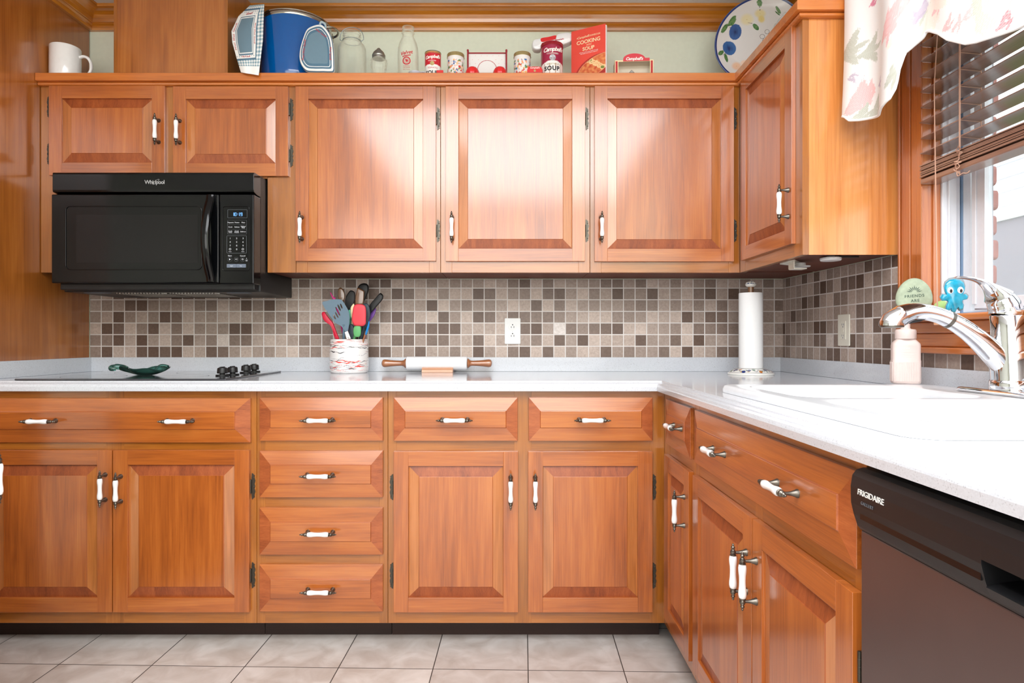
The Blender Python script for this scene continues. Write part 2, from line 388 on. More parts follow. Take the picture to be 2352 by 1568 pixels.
def text_mesh(s, size, shear=0.0, extrude=0.0003, bold=0.0, align='CENTER', space=1.0):
    cu = bpy.data.curves.new('t', 'FONT'); cu.body = s; cu.size = size; cu.shear = shear; cu.extrude = extrude
    cu.offset = bold; cu.align_x = align; cu.align_y = 'CENTER'; cu.resolution_u = 3; cu.space_character = space
    o = bpy.data.objects.new('t', cu); C.objects.link(o)
    dg = bpy.context.evaluated_depsgraph_get(); me = bpy.data.meshes.new_from_object(o.evaluated_get(dg))
    vs = [tuple(v.co) for v in me.vertices]; fs = [tuple(p.vertices) for p in me.polygons]
    bpy.data.objects.remove(o); bpy.data.curves.remove(cu); bpy.data.meshes.remove(me)
    return vs, fs
def letters(name, items, material, parent, fn, loc=None, rot=None):
    """items: (string, x, z, size, opts); fn maps (x, z, depth) of the lettering to a point on the surface"""
    mb = MB()
    for it in items:
        s, x, z, size = it[:4]; o = dict(it[4]) if len(it) > 4 else {}
        ang = o.pop('ang', 0.0); sy = o.pop('sy', 1.0)
        vs, fs = text_mesh(s, size, **o); ca, sa = math.cos(ang), math.sin(ang)
        mb.add([fn(x+p[0]*ca-p[1]*sy*sa, z+p[0]*sa+p[1]*sy*ca, p[2]) for p in vs], fs, 0)
    return mb.build(name, material, parent, loc=loc, rot=rot)
def rrect(x0, x1, z0, z1, r, n=4):
    out = []
    for cx, cz, a0 in ((x1-r, z0+r, -PI/2), (x1-r, z1-r, 0), (x0+r, z1-r, PI/2), (x0+r, z0+r, PI)):
        for k in range(n+1): a = a0+PI/2*k/n; out.append((cx+r*math.cos(a), cz+r*math.sin(a)))
    return out
def rframe(mb, x0, x1, z0, z1, r, w, y0, y1, m=0, n=4):
    """hollow rounded rectangle line, w wide"""
    a = rrect(x0, x1, z0, z1, r, n); b = rrect(x0+w, x1-w, z0+w, z1-w, max(r-w, 0.0004), n); k = len(a)
    for i in range(k):
        j = (i+1) % k
        mb.add([(a[i][0], y0, a[i][1]), (a[j][0], y0, a[j][1]), (b[j][0], y0, b[j][1]), (b[i][0], y0, b[i][1]),
                (a[i][0], y1, a[i][1]), (a[j][0], y1, a[j][1]), (b[j][0], y1, b[j][1]), (b[i][0], y1, b[i][1])],
               [(0,1,2,3),(7,6,5,4),(0,4,5,1),(3,2,6,7)], m)
def interp(pts, t):
    if t <= pts[0][0]: return pts[0][1]
    for (a, b), (c, d) in zip(pts, pts[1:]):
        if t <= c:
            k = (t-a)/(c-a); return b+(d-b)*k
    return pts[-1][1]
def smooth_path(pts, n=6):
    P = [Vector(p) for p in pts]; out = []
    for i in range(len(P)-1):
        p0 = P[max(i-1, 0)]; p1 = P[i]; p2 = P[i+1]; p3 = P[min(i+2, len(P)-1)]
        for k in range(n):
            t = k/n
            out.append(0.5*((2*p1)+(p2-p0)*t+(2*p0-5*p1+4*p2-p3)*t*t+(3*p1-p0-3*p2+p3)*t**3))
    out.append(P[-1]); return out
# ================================================================== the room
XR = 1.2244      # right wall (tile surface)
XL = -1.857      # tall panel at the left end of the run
FD, UD = 2.200, 2.525   # distance of the base and wall cabinet faces from the camera
ZC_, ZT = Z(-0.1452), Z(1.4517)   # worktop height, ceiling height
WD0, WD1 = 1.849, 0.82  # window opening, far and near side
WZ0, WZ1 = Z(0.066), Z(1.12)
struct(MB().box(-3.0, 1.40, -5.6, 0.02, -0.05, 0).build('floor', 'floor'))
struct(MB().box(-3.0, 1.40, -5.6, 0.02, ZT, ZT+0.05).build('ceiling', 'ceiling'))
struct(MB().box(-3.0, 1.40, 0.004, 0.10, 0, ZT).build('wall_back', 'green_wall'))
b = MB()
b.box(XR+0.004, 1.34, YD(1.856), 0.004, 0, ZT).box(XR+0.004, 1.34, -5.6, YD(0.81), 0, ZT)
b.box(XR+0.004, 1.34, YD(0.81), YD(1.856), 0, WZ0-0.019).box(XR+0.004, 1.34, YD(0.81), YD(1.856), WZ1+0.01, ZT)
struct(b.build('wall_right', 'green_wall'))
struct(MB().box(-3.05, -3.0, -5.6, 0, 0, ZT).build('wall_left', 'plain_wall'))
struct(MB().box(-3.0, 1.40, -5.66, -5.6, 0, ZT).build('wall_front', 'plain_wall'))
# mosaic backsplash panels
tz0, tz1 = Z(-0.0823), Z(0.2637)
o = struct(MB().box(XL, XR, 0, 0.004, tz0, tz1).build('wall_backsplash_back', 'tile_x'))
b = MB().box(XR, XR+0.004, YD(1.965), 0, tz0, tz1).box(XR, XR+0.004, YD(0.7), YD(1.965), tz0, Z(-0.0425))
struct(b.build('wall_backsplash_right', 'tile_y'))
# crown moulding (profile: distance out from wall, height above its foot)
CP = [(0, 0), (0.016, 0), (0.018, 0.010), (0.018, 0.018), (0.021, 0.021), (0.024, 0.024), (0.022, 0.029), (0.026, 0.031), (0.030, 0.044),
      (0.038, 0.058), (0.050, 0.068), (0.064, 0.0725), (0.078, 0.0745), (0.080, 0.078), (0.0805, 0.086), (0, 0.086)]
cz0 = ZT-0.086
def crown(name, a, bb, nrm, m, sa=0.0, sb=0.0):
    """from a to bb (x, y) with outward normal nrm; sa/sb: mitre at either end"""
    A = Vector((*a, 0)); B = Vector((*bb, 0)); n = Vector((*nrm, 0)); d = (B-A).normalized()
    mb = MB(); mb.loft([[tuple(A+n*p+d*p*sa+Vector((0, 0, cz0+h))) for p, h in CP], [tuple(B+n*p-d*p*sb+Vector((0, 0, cz0+h))) for p, h in CP]], 0, False)
    return struct(mb.build(name, m))
crown('trim_1', (XL, 0.004), (XR+0.004, 0.004), (0, -1), 'crown_x', 1, 1)
crown('trim_2', (XL, 0.004), (XL, -0.9), (1, 0), 'crown_y', 1, 0)
crown('trim_3', (XR+0.004, 0.004), (XR+0.004, -4.5), (-1, 0), 'crown_y', 1, 0)
# tall side panel that closes the run on the left
t = root('tall_end_panel', 'tall reddish brown plywood side panel at the left end of the worktop', 'panel', (XL-0.01, YD(2.4), 0))
MB().box(-0.010, 0.0095, -0.56, 0.42, 0, ZT).build('board', 'ply', t, bevel=0.001)
# ================================================================== hardware prototypes
def handle_mesh():
    mb = MB()
    pr = [(0.0062, -0.0300), (0.0076, -0.0285), (0.0086, -0.024), (0.0084, -0.018), (0.0072, -0.010), (0.0062, -0.003), (0.0061, 0.003),
          (0.0072, 0.010), (0.0084, 0.018), (0.0086, 0.024), (0.0076, 0.0285), (0.0062, 0.0300)]
    pr = [(max(r, 0.0068) if abs(h) < 0.028 else r, h*1.19) for r, h in pr]
    mb.lathe(pr, 20, 0, 'z', (0, -0.030, 0))
    for s in (-1, 1):
        q = [(0.0060, 0.0300), (0.0070, 0.0308), (0.0070, 0.0325), (0.0050, 0.0336), (0.0056, 0.0350), (0.0066, 0.0375), (0.0060, 0.0405),
             (0.0042, 0.0418), (0.0050, 0.0430), (0.0036, 0.0444), (0.0026, 0.0455), (0.0044, 0.0480), (0.0044, 0.0500), (0.0028, 0.0520),
             (0.0020, 0.0530), (0.0027, 0.0550), (0.0020, 0.0572), (0.0004, 0.0584)]
        mb.lathe([(r, s*(0.0357+(h-0.030)*0.95)) for r, h in q], 16, 1, 'z', (0, -0.030, 0))
        mb.lathe([(0.0082, 0.0), (0.0082, -0.002), (0.0062, -0.006), (0.0040, -0.013), (0.0033, -0.020), (0.0034, -0.030)], 16, 1, 'y', (0, 0, s*0.0428))
    return mb
HP = handle_mesh().build('handle', ['porcelain', 'pewter']); HM = HP.data; bpy.data.objects.remove(HP)
def add_handle(parent, x, y, z, horiz=False):
    o = bpy.data.objects.new('handle', HM); C.objects.link(o); o.parent = parent; o.location = (x, y, z)
    if horiz: o.rotation_euler = (0, PI/2, 0)
    o['label'] = 'white porcelain bar handle with turned metal ends'
    return o
def hinge_mesh(s):
    half = [(0.0000, 0.0450), (0.0040, 0.0430), (0.0060, 0.0395), (0.0105, 0.0375), (0.0080, 0.0350), (0.0075, 0.0300), (0.0105, 0.0235), (0.0118, 0.0180),
            (0.0100, 0.0120), (0.0080, 0.0080), (0.0100, 0.0040), (0.0110, 0.0)]
    out = [(s*(a+0.0045), h) for a, h in half]+[(s*(a+0.0045), -h) for a, h in half[-2::-1]]+[(s*0.0035, -0.034), (s*0.0030, -0.024), (s*0.0030, 0.024), (s*0.0035, 0.034)]
    mb = MB(); mb.prism(out, 0.0, -0.0030)
    mb.lathe([(0.0034, -0.0235), (0.0036, -0.0225), (0.0036, -0.012), (0.0030, -0.0115), (0.0036, -0.011), (0.0036, 0.0), (0.0030, 0.0005), (0.0036, 0.001),
              (0.0036, 0.0115), (0.0030, 0.012), (0.0036, 0.0125), (0.0036, 0.0225), (0.0034, 0.0235)], 12, 0, 'z', (s*0.0010, -0.0052, 0))
    for zz in (-0.030, 0.0, 0.030): mb.lathe([(0.0030, -0.0030), (0.0026, -0.0042), (0.0006, -0.0048)], 10, 0, 'y', (s*0.0115, 0, zz))
    return mb
HG = {}
for s_ in (-1, 1):
    t_ = hinge_mesh(s_).build('hinge', 'hinge', bevel=0); HG[s_] = t_.data; bpy.data.objects.remove(t_)
def add_hinge(parent, x, y, z, s):
    o = bpy.data.objects.new('hinge', HG[s]); C.objects.link(o); o.parent = parent; o.location = (x, y, z); return o
def door(parent, x, z, w, h, T=0.014, st=0.0505, rl=0.050, bv=0.036, name='door'):
    """framed raised-panel door, origin at its lower left back corner, front towards -y"""
    mb = MB()
    mb.box(0, st, -T, 0, 0, h, 0).box(w-st, w, -T, 0, 0, h, 0)
    mb.box(st, w-st, -T, 0, 0, rl, 1).box(st, w-st, -T, 0, h-rl, h, 1)
    x0, x1, z0, z1 = st, w-st, rl, h-rl; g = -(T-0.0085); f = -(T-0.0025); f2 = -(T-0.0012)
    a = [(x0, g, z0), (x1, g, z0), (x1, g, z1), (x0, g, z1)]
    i = [(x0+bv, f, z0+bv), (x1-bv, f, z0+bv), (x1-bv, f, z1-bv), (x0+bv, f, z1-bv)]
    e = 0.0012
    j = [(x0+bv+e, f2, z0+bv+e), (x1-bv-e, f2, z0+bv+e), (x1-bv-e, f2, z1-bv-e), (x0+bv+e, f2, z1-bv-e)]
    for k, mm in ((0, 2), (1, 3), (2, 2), (3, 3)):
        n = (k+1) % 4; mb.quad(a[k], a[n], i[n], i[k], mm); mb.quad(i[k], i[n], j[n], j[k], 2)
    mb.quad(*j, 0)
    mb.box(st-0.001, w-st+0.001, -0.002, -0.0005, rl-0.001, h-rl+0.001, 0)
    o = mb.build(name, ['door_v', 'door_h', 'bevel_end', 'bevel_side'], parent, loc=(x, 0, z), bevel=0.0016, seg=2)
    return o
def drawer(parent, x, z, w, h, T=0.016, bx=0.040, bt=0.046, name='drawer'):
    """slab front with a raised field"""
    T = 0.019; mb = MB(); e = 0.0105
    a = [(0, -e, 0), (w, -e, 0), (w, -e, h), (0, -e, h)]
    bz = [bt, bt]
    f = -(T-0.0032)
    i = [(bx, f, bt), (w-bx, f, bt), (w-bx, f, h-bt), (bx, f, h-bt)]
    d = 0.0010
    j = [(bx+d, -T, bt+d), (w-bx-d, -T, bt+d), (w-bx-d, -T, h-bt-d), (bx+d, -T, h-bt-d)]
    for k, mm in ((0, 0), (1, 1), (2, 0), (3, 1)):
        n = (k+1) % 4; mb.quad(a[k], a[n], i[n], i[k], mm); mb.quad(i[k], i[n], j[n], j[k], 1)
        mb.quad((a[k][0], 0, a[k][2]), (a[n][0], 0, a[n][2]), a[n], a[k], 0)
    mb.quad(*j, 0); mb.quad((0, 0, 0), (w, 0, 0), (w, 0, h), (0, 0, h), 0)
    return mb.build(name, ['door_h', 'drawer_end'], parent, loc=(x, 0, z), bevel=0.0010, seg=2)
def frame(parent, W_, z0, z1, stiles, rails, depth, carc, name='face_frame'):
    mb = MB()
    for x0, x1, a, c in stiles: mb.box(x0, x1, 0, 0.019, a, c, 0)
    for x0, x1, a, c in rails: mb.box(x0, x1, 0.0004, 0.019, a, c, 1)
    f = mb.build(name, ['frame_v', 'frame_h'], parent, bevel=0.0006, seg=1)
    mb = MB()
    for q in carc: mb.box(*q)
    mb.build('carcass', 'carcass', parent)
    return f
# ================================================================== wall cabinets on the back wall
UY = YD(UD); uz0 = Z(0.2624); uz1 = Z(1.0)
def ux(px): return PX(px, UD)
def dx(px): return PX(px, UD-0.014)
def dz(py): return PZ(py, UD-0.014)
units = [
 ('wall_cabinet', 'wooden wall cabinet with two low doors above the black microwave', -1.855, ux(680), [(112, 378, 196.5, 402, None, 355, 296), (397, 662, 198, 404, 'R', 404, 297)]),
 ('wall_cabinet', 'tall single door wall cabinet just right of the microwave, behind the utensil crock', ux(680), ux(1012), [(678.5, 1001, 198, 599, 'R', 688, 521)]),
 ('wall_cabinet', 'middle one of the three tall single door wall cabinets, above the wall outlet', ux(1012), ux(1355), [(1023.5, 1344, 198, 599.5, 'R', 1037, 521)]),
 ('wall_cabinet', 'tall single door wall cabinet in the corner above the paper towel holder', ux(1355), 1.2235, [(1366, 1686, 197, 600, 'R', 1383, 521)])]
for n_, (nm, lb, x0, x1, ds) in enumerate(units):
    r = root(nm, lb, 'cabinet', (x0, UY, uz0), group='wooden wall cabinets'); W_ = x1-x0; H = uz1-uz0
    st = []; ra = []
    if n_ == 0:
        lb_ = 0.3736  # bottom of the part over the microwave
        st = [(0, 0.1275, 0, H), (ux(614.5)-x0, W_-0.0008, 0, H), (dx(378)-x0-.02, dx(397)-x0+.02, lb_, H)]
        ra = [(0.1275, W_-0.115, lb_, lb_+0.03), (0.1275, W_-.115, H-0.05, H)]
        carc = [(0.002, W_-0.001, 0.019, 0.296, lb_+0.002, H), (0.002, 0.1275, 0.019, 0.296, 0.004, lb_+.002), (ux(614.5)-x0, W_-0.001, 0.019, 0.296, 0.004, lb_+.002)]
    else:
        e = 0.923 if n_ == 3 else x1
        st = [(0.0008, 0.045, 0, H), (e-x0-0.045, e-x0-0.0008, 0, H)]
        ra = [(0.045, e-x0-0.045, 0, 0.055), (0.045, e-x0-0.045, H-0.06, H)]
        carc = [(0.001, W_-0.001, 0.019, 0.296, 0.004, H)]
    frame(r, W_, uz0, uz1, st, ra, 0.29, carc)
    for (a, c, ty, by, hg, hx, hy) in ds:
        X0, X1, Z0, Z1 = dx(a), dx(c), dz(by), dz(ty)
        d = door(r, X0-x0, Z0-uz0, X1-X0, Z1-Z0)
        hX = PX(hx, UD-0.044); hZ = PZ(hy, UD-0.044)
        add_handle(d, hX-X0, -0.014, hZ-Z0)
        ys = (252, 358) if n_ == 0 else (273, 530)
        if hg == 'R':
            for y_ in ys: add_hinge(d, X1-X0, 0, PZ(y_, UD)-Z0, 1)
        elif n_ == 0:
            for y_ in (246, 354): add_hinge(d, 0, 0, PZ(y_, UD)-Z0, -1)
# wall cabinet on the right wall
r = root('wall_cabinet', 'wall cabinet on the right wall with orange plywood end panel, beside the window', 'cabinet', (0.923, UY, uz0), -PI/2, group='wooden wall cabinets')
Lr = 0.537; H = uz1-uz0
frame(r, Lr, uz0, uz1, [(0.0, 0.06, 0, H), (Lr-0.06, Lr-0.004, 0, H)], [(0.06, Lr-0.06, 0, 0.055), (0.06, Lr-0.06, H-0.06, H)], 0.3, [(0.002, Lr-0.005, 0.019, 0.3005, 0.004, H)])
MB().box(Lr-0.004, Lr, 0.0, 0.0195, 0, H, 1).box(Lr-0.0035, Lr, 0.0198, 0.3008, 0, H, 0).build('end_panel', ['ply_light', 'frame_v'], r, bevel=0.0005, seg=1)
d = door(r, 0.046, Z(0.304)-uz0, 0.444, 0.699)
add_handle(d, 0.422, -0.014, Z(0.438)-Z(0.304))
for y_ in (264, 523): add_hinge(d, 0, 0, PZ(y_, UD)-Z(0.304), -1)
# ---- shelf rail and bead along the top of the wall cabinets (outer edge path, mitred)
RP = [(0.0, 0), (0.012, 0.0005), (0.0165, 0.003), (0.018, 0.008), (0.0165, 0.0115), (0.013, 0.0135), (0.030, 0.0145), (0.030, 0.043), (0.0285, 0.0445), (-0.02, 0.0445), (-0.02, 0.0)]
mb = MB(); zr = Z(1.0)
path = [((XL+0.001, UY), (0, -1), (0, 0)), ((0.923, UY), None, None), ((0.923, YD(1.988)), None, None), ((XR+0.003, YD(1.988)), (0, -1), (0, 0))]
rings = []
for k, ((x, y), _, _) in enumerate(path):
    ring = []
    for o_, h_ in RP:
        if k == 0: p = (x, y-o_)
        elif k == 1: p = (x-o_, y-o_)
        elif k == 2: p = (x-o_, y-o_)
        else: p = (x, y-o_)
        ring.append((p[0], p[1], zr+h_))
    rings.append(ring)
mb.loft(rings, 0, False)
struct(mb.build('trim_4', 'trim_x', bevel=0))
# shelf deck on top of the cabinets
mb = MB().box(XL+0.001, XR+0.003, UY+0.02, 0.003, zr, Z(1.0440)).box(0.944, XR+0.003, YD(1.988)+0.02, UY+0.02, zr, Z(1.0440))
struct(mb.build('trim_5', 'crown_x'))
# boxed duct cover standing on the shelf over the microwave cabinet
x0, x1 = PX(262, UD), PX(523.5, UD)
t = root('duct_cover', 'boxed wooden duct cover rising to the ceiling above the microwave cabinet', 'duct cover', ((x0+x1)/2, UY/2, Z(1.0450)))
w = (x1-x0)/2; hh = ZT-Z(1.0450)-0.001
MB().box(-w+0.011, w-0.011, UY/2, UY/2+0.012, 0, hh, 0).box(-w+0.001, -w+0.011, UY/2+0.008, -UY/2-0.001, 0, hh, 0).box(w-0.011, w-0.001, UY/2+0.008, -UY/2-0.001, 0, hh, 0).build('panel', 'ply', t)
MB().box(-w, -w+0.012, UY/2-0.002, UY/2+0.010, 0, hh).build('corner_strip', 'frame_v', t); MB().box(w-0.012, w, UY/2-0.002, UY/2+0.010, 0, hh).build('corner_strip', 'frame_v', t)
# ================================================================== base cabinets
BY = YD(FD); T = 0.016; fz0 = PZ(1430.5, FD); fz1 = ZC_-0.034
def bx(px): return PX(px, FD)
def ex(px): return PX(px, FD-T)
def ez(py): return PZ(py, FD-T)
zt, zb = Z(-0.2023), Z(-0.3524)
zd1, zd0 = Z(-0.3880), PZ(1406, FD-T)
def base(nm, lb, loc, rz, W_, depth, st, rl, toe=True, kick=0.075, carc=None):
    r = root(nm, lb, 'cabinet', loc, rz, group='wooden base cabinets')
    H = fz1
    stl = [(a, c, fz0, H) for a, c in st]; rll = [(a, c, p, q) for a, c, p, q in rl]
    frame(r, W_, fz0, H, stl, rll, depth, carc or [(0.001, W_-0.001, 0.019, depth, fz0+0.004, H)])
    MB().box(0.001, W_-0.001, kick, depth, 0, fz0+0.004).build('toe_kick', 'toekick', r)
    return r
def std_rails(W_): return [(0.02, W_-0.02, fz0, fz0+0.055), (0.02, W_-0.02, fz1-0.04, fz1), (0.02, W_-0.02, Z(-0.395), Z(-0.345))]
# under the cooktop
x0, x1 = XL+0.001, bx(590); W_ = x1-x0
r = base('base_cabinet', 'two door base cabinet with a wide false drawer front under the cooktop', (x0, BY, 0), 0, W_, 0.62, [(0, 0.04), (ex(257)-x0-.03, ex(259)-x0+.03), (W_-0.045, W_-0.0006)], std_rails(W_))
X0 = -1.822; X1 = ex(573.5)
d = drawer(r, X0-x0, Z(-0.358), X1-X0, 0.153, T, 0.050, 0.0455, 'drawer')
for hx in (86, 404): add_handle(d, PX(hx, FD-T-0.03)-X0, -0.019, PZ(968, FD-T-0.03)-Z(-0.358), True)
for (a, c, hx, hy, hs) in ((X0, ex(256.8), 229, 1123, None), (ex(259.2), ex(572), 265, 1127, 1)):
    d = door(r, a-x0, zd0-0, c-a, zd1-zd0+0.004, T); add_handle(d, PX(hx, FD-T-0.03)-a, -T, PZ(hy, FD-T-0.03)-zd0)
    if hs:
        for y_ in (1116, 1320): add_hinge(d, c-a, 0, PZ(y_, FD)-zd0, 1)
# four drawer stack
x0, x1 = bx(590), bx(891); W_ = x1-x0
r = base('base_cabinet', 'narrow base cabinet of four stacked drawers right of the cooktop cabinet', (x0, BY, 0), 0, W_, 0.62, [(0.0006, 0.03), (W_-0.03, W_-0.0006)], std_rails(W_)+[(0.02, W_-0.02, PZ(1172, FD), PZ(1137, FD)), (0.02, W_-0.02, PZ(1303, FD), PZ(1269, FD))])
a, c = ex(594.5), ex(878.5)
for (ty, by, hy) in ((912.7, 1012.7, 966), (1035.5, 1143, 1094), (1166.5, 1275, 1227), (1297.5, 1405.8, 1360.5)):
    d = drawer(r, a-x0, ez(by), c-a, ez(ty)-ez(by), T, 0.0395, 0.0455 if by < 1020 else 0.0475)
    add_handle(d, PX(729.5+(hy > 1100)*1.0, FD-T-0.03)-a, -0.019, PZ(hy, FD-T-0.03)-ez(by), True)
# two drawers over two doors
x0, x1 = bx(891), 0.543; W_ = x1-x0
r = base('base_cabinet', 'wide base cabinet of two drawers over two doors, ending at the inner corner', (x0, BY, 0), 0, W_, 0.62, [(0.0006, 0.03), (bx(1201)-x0-0.03, bx(1201)-x0+0.03), (W_-0.05, W_)], std_rails(W_))
for (p, q, hx) in ((903.5, 1189, 1043.5), (1214.5, 1500, 1361)):
    a, c = ex(p), ex(q); d = drawer(r, a-x0, zb, c-a, zt-zb, T, 0.0395, 0.0455); add_handle(d, PX(hx, FD-T-0.03)-a, -0.019, PZ(965.5, FD-T-0.03)-zb, True)
for (p, q, hx, s) in ((904, 1190, 1173, -1), (1213, 1499, 1230, 1)):
    a, c = ex(p), ex(q); d = door(r, a-x0, zd0, c-a, zd1-zd0, T); add_handle(d, PX(hx, FD-T-0.03)-a, -T, PZ(1129.5, FD-T-0.03)-zd0)
    for y_ in (1118, 1321): add_hinge(d, 0 if s < 0 else c-a, 0, PZ(y_, FD)-zd0, s)
# right run: local x runs towards the camera
XF = 0.543
r = base('base_cabinet', 'slim base cabinet of one small drawer over one narrow door in the inner corner', (XF, BY, 0), -PI/2, 0.368, 0.66, [(0.0, 0.075), (0.332, 0.3674)], std_rails(0.368), kick=0.075)
d = drawer(r, 0.060, zb, 0.288, zt-zb, T, 0.0395, 0.0455); add_handle(d, 0.184, -0.019, Z(-0.272)-zb, True)
d = door(r, 0.060, zd0, 0.288, zd1-zd0, T); add_handle(d, 0.246, -T, Z(-0.514)-zd0)
for z_ in (-0.476, -0.802): add_hinge(d, 0, 0, Z(z_)-zd0, -1)
r = base('base_cabinet', 'sink base cabinet with a long two handled drawer front, next to the dishwasher', (XF, YD(1.832), 0), -PI/2, 0.872, 0.66, [(0.0006, 0.036), (0.44, 0.48), (0.84, 0.8715)], std_rails(0.872), kick=0.075, carc=[(0.001, 0.871, 0.019, 0.66, fz0+0.004, Z(-0.37)), (0.001, 0.010, 0.019, 0.66, Z(-0.37), fz1), (0.861, 0.871, 0.019, 0.66, Z(-0.37), fz1)])
d = drawer(r, 0.021, zb, 0.841, zt-zb, T, 0.043, 0.0455)
for hx in (0.236, 0.621): add_handle(d, hx, -0.019, Z(-0.2795)-zb, True)
d = door(r, 0.021, zd0, 0.437, zd1-zd0, T); add_handle(d, 0.410, -T, Z(-0.514)-zd0)
for z_ in (-0.51, -0.80): add_hinge(d, 0, 0, Z(z_)-zd0, -1)
d = door(r, 0.463, zd0, 0.398, zd1-zd0, T); add_handle(d, 0.024, -T, Z(-0.5135)-zd0)
for z_ in (-0.50, -0.80): add_hinge(d, 0.398, 0, Z(z_)-zd0, 1)
# a cabinet of the facing run, only one door handle of which shows at the left edge of the picture
r = root('base_cabinet', 'near base cabinet at the left picture edge of which only a white handle shows', 'cabinet', (-1.199, YD(1.52), 0), PI/2, group='wooden base cabinets')
# rotated so that local -y faces +x; local +x runs away from the camera
r.location = (-1.2145, YD(0.95), 0); Wn = 0.537
frame(r, Wn, fz0, fz1, [(0, 0.04, fz0, fz1), (Wn-0.04, Wn, fz0, fz1)], [(0.04, Wn-0.04, fz0, fz0+0.05), (0.04, Wn-0.04, fz1-0.05, fz1)], 0.6, [(0.001, Wn-0.001, 0.019, 0.6, fz0+0.004, fz1)])
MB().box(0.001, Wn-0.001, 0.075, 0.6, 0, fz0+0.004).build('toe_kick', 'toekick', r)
d = door(r, 0.012, zd0, Wn-0.024, zt-zd0, T); add_handle(d, 1.459-0.95-0.012, -T, Z(-0.3225)-zd0)
# ================================================================== worktop
o_ = 0.005
HX0, HX1, HY0, HY1 = 0.602, 1.150, YD(1.742), YD(0.925)
EY = YD(2.190); EX = 0.533; NE = YD(0.34)   # where the flat top ends
mb = MB(); th = 0.034
mb.box(XL+0.001, XR-0.0005, EY, -0.0005, ZC_-th, ZC_)
mb.box(EX, XR-0.0005, HY0+0, EY, ZC_-th, ZC_)
mb.v = mb.v  # the slab is laid in strips round the sink opening
mb2 = MB()
def slab(x0, x1, y0, y1): mb2.box(x0, x1, y0, y1, ZC_-th, ZC_)
slab(XL+0.001, XR-0.0005, EY, -0.0005); slab(EX, XR-0.0005, HY0*0+YD(1.742), EY)
slab(EX, HX0, NE, YD(1.742)); slab(HX1, XR-0.0005, NE, YD(1.742)); slab(HX0, HX1, NE, HY1)
EP = [(0.0, 0.0), (0.002, -0.0006), (0.0035, -0.0035), (0.0065, -0.0062), (0.0110, -0.0070), (0.0170, -0.0082), (0.0215, -0.0120), (0.0235, -0.0170), (0.0240, -0.0200), (0.0240, -th), (0.0, -th)]
rings = [[(XL+0.001, EY-p, ZC_+h) for p, h in EP], [(EX-p, EY-p, ZC_+h) for p, h in EP], [(EX-p, NE, ZC_+h) for p, h in EP]]
mb2.loft(rings, 0, False)
wk = mb2.build('worktop', 'quartz')
tag(wk, 'pale speckled quartz worktop running round the corner under cooktop and sink', 'worktop')
for p in wk.data.polygons: p.use_smooth = False
t = root('backsplash_strip', 'low quartz upstand running along the foot of the mosaic tiles', 'upstand', (0, -0.01, ZC_))
sh = tz0-ZC_
MB().box(XL+0.001, XR-0.0005, -0.0095, 0.0095, 0.0003, sh).build('back_piece', 'quartz', t, bevel=0.001)
MB().box(XR-0.020, XR-0.0005, NE+0.01, -0.0098, 0.0003, sh).build('side_piece', 'quartz', t, bevel=0.001)
MB().box(XL+0.0005, XL+0.019, YD(2.17)+0.01, -0.0098, 0.0003, sh).build('side_piece', 'quartz', t, bevel=0.001)
# ================================================================== window over the sink
WY0, WY1 = YD(WD0), YD(WD1)   # far side is the larger Y
def ring_x(mb, X0, X1, y_in0, y_in1, z_in0, z_in1, w, m=0, wb=None, wt=None):
    """rectangular ring in the wall plane: inner opening y_in1..y_in0, z_in0..z_in1, w wide"""
    wb = w if wb is None else wb; wt = w if wt is None else wt
    mb.box(X0, X1, y_in0, y_in0+w, z_in0-wb, z_in1+wt, m); mb.box(X0, X1, y_in1-w, y_in1, z_in0-wb, z_in1+wt, m)
    mb.box(X0, X1, y_in1, y_in0, z_in0-wb, z_in0, m); mb.box(X0, X1, y_in1, y_in0, z_in1, z_in1+wt, m)
win = root('window_1', 'white framed sliding window over the sink', 'window', (1.28, (WY0+WY1)/2, WZ0)); struct(win)
cx_, cy_, cz_ = win.location
def sub(name, mb, m, bevel=0.0):
    mb.v = [(x-cx_, y-cy_, z-cz_) for x, y, z in mb.v]; return mb.build(name, m, win, bevel=bevel)
mb = MB(); ring_x(mb, 1.257, 1.314, WY0-0.004, WY1+0.004, WZ0+0.004, WZ1-0.004, 0.016); 
mb.box(1.257, 1.300, WY0-0.012, WY0-0.004, WZ0, WZ1).box(1.270, 1.275, WY0-0.020, WY0-0.010, WZ0, WZ1)
sub('window_frame', mb, 'vinyl', 0.002)
mb = MB(); ring_x(mb, 1.316, 1.328, WY0-0.010, WY1+0.010, WZ0+0.010, WZ1-0.01, 0.010); sub('gasket', mb, 'vinyl_grey')
mb = MB(); ring_x(mb, 1.318, 1.330, WY0-0.040, WY1+0.040, WZ0+0.016, WZ1-0.016, 0.029); sub('inner_frame', mb, 'vinyl')
sm = YD(1.335)
mb = MB(); ring_x(mb, 1.312, 1.336, YD(1.748), sm+0.02, WZ0+0.046, WZ1-0.05, 0.040, wb=0.028); mb.box(1.308, 1.312, YD(1.792), YD(1.776), WZ0+0.03, WZ0+0.52)
sub('sash', mb, 'vinyl', 0.002)
mb = MB(); ring_x(mb, 1.312, 1.336, sm-0.02, WY1+0.06, WZ0+0.046, WZ1-0.05, 0.040, wb=0.028); sub('sash', mb, 'vinyl', 0.002)
sub('pane', MB().box(1.3235, 1.3265, sm+0.02, YD(1.748), WZ0+0.046, WZ1-0.05), 'pane')
sub('pane', MB().box(1.3235, 1.3265, WY1+0.06, sm-0.02, WZ0+0.046, WZ1-0.05), 'pane')
mb = MB(); mb.box(1.207, 1.2565, WY0, WY0+0.016, WZ0, WZ1+0.012).box(1.207, 1.2565, WY1-0.016, WY1, WZ0, WZ1+0.012).box(1.207, 1.2565, WY1, WY0, WZ1, WZ1+0.012)
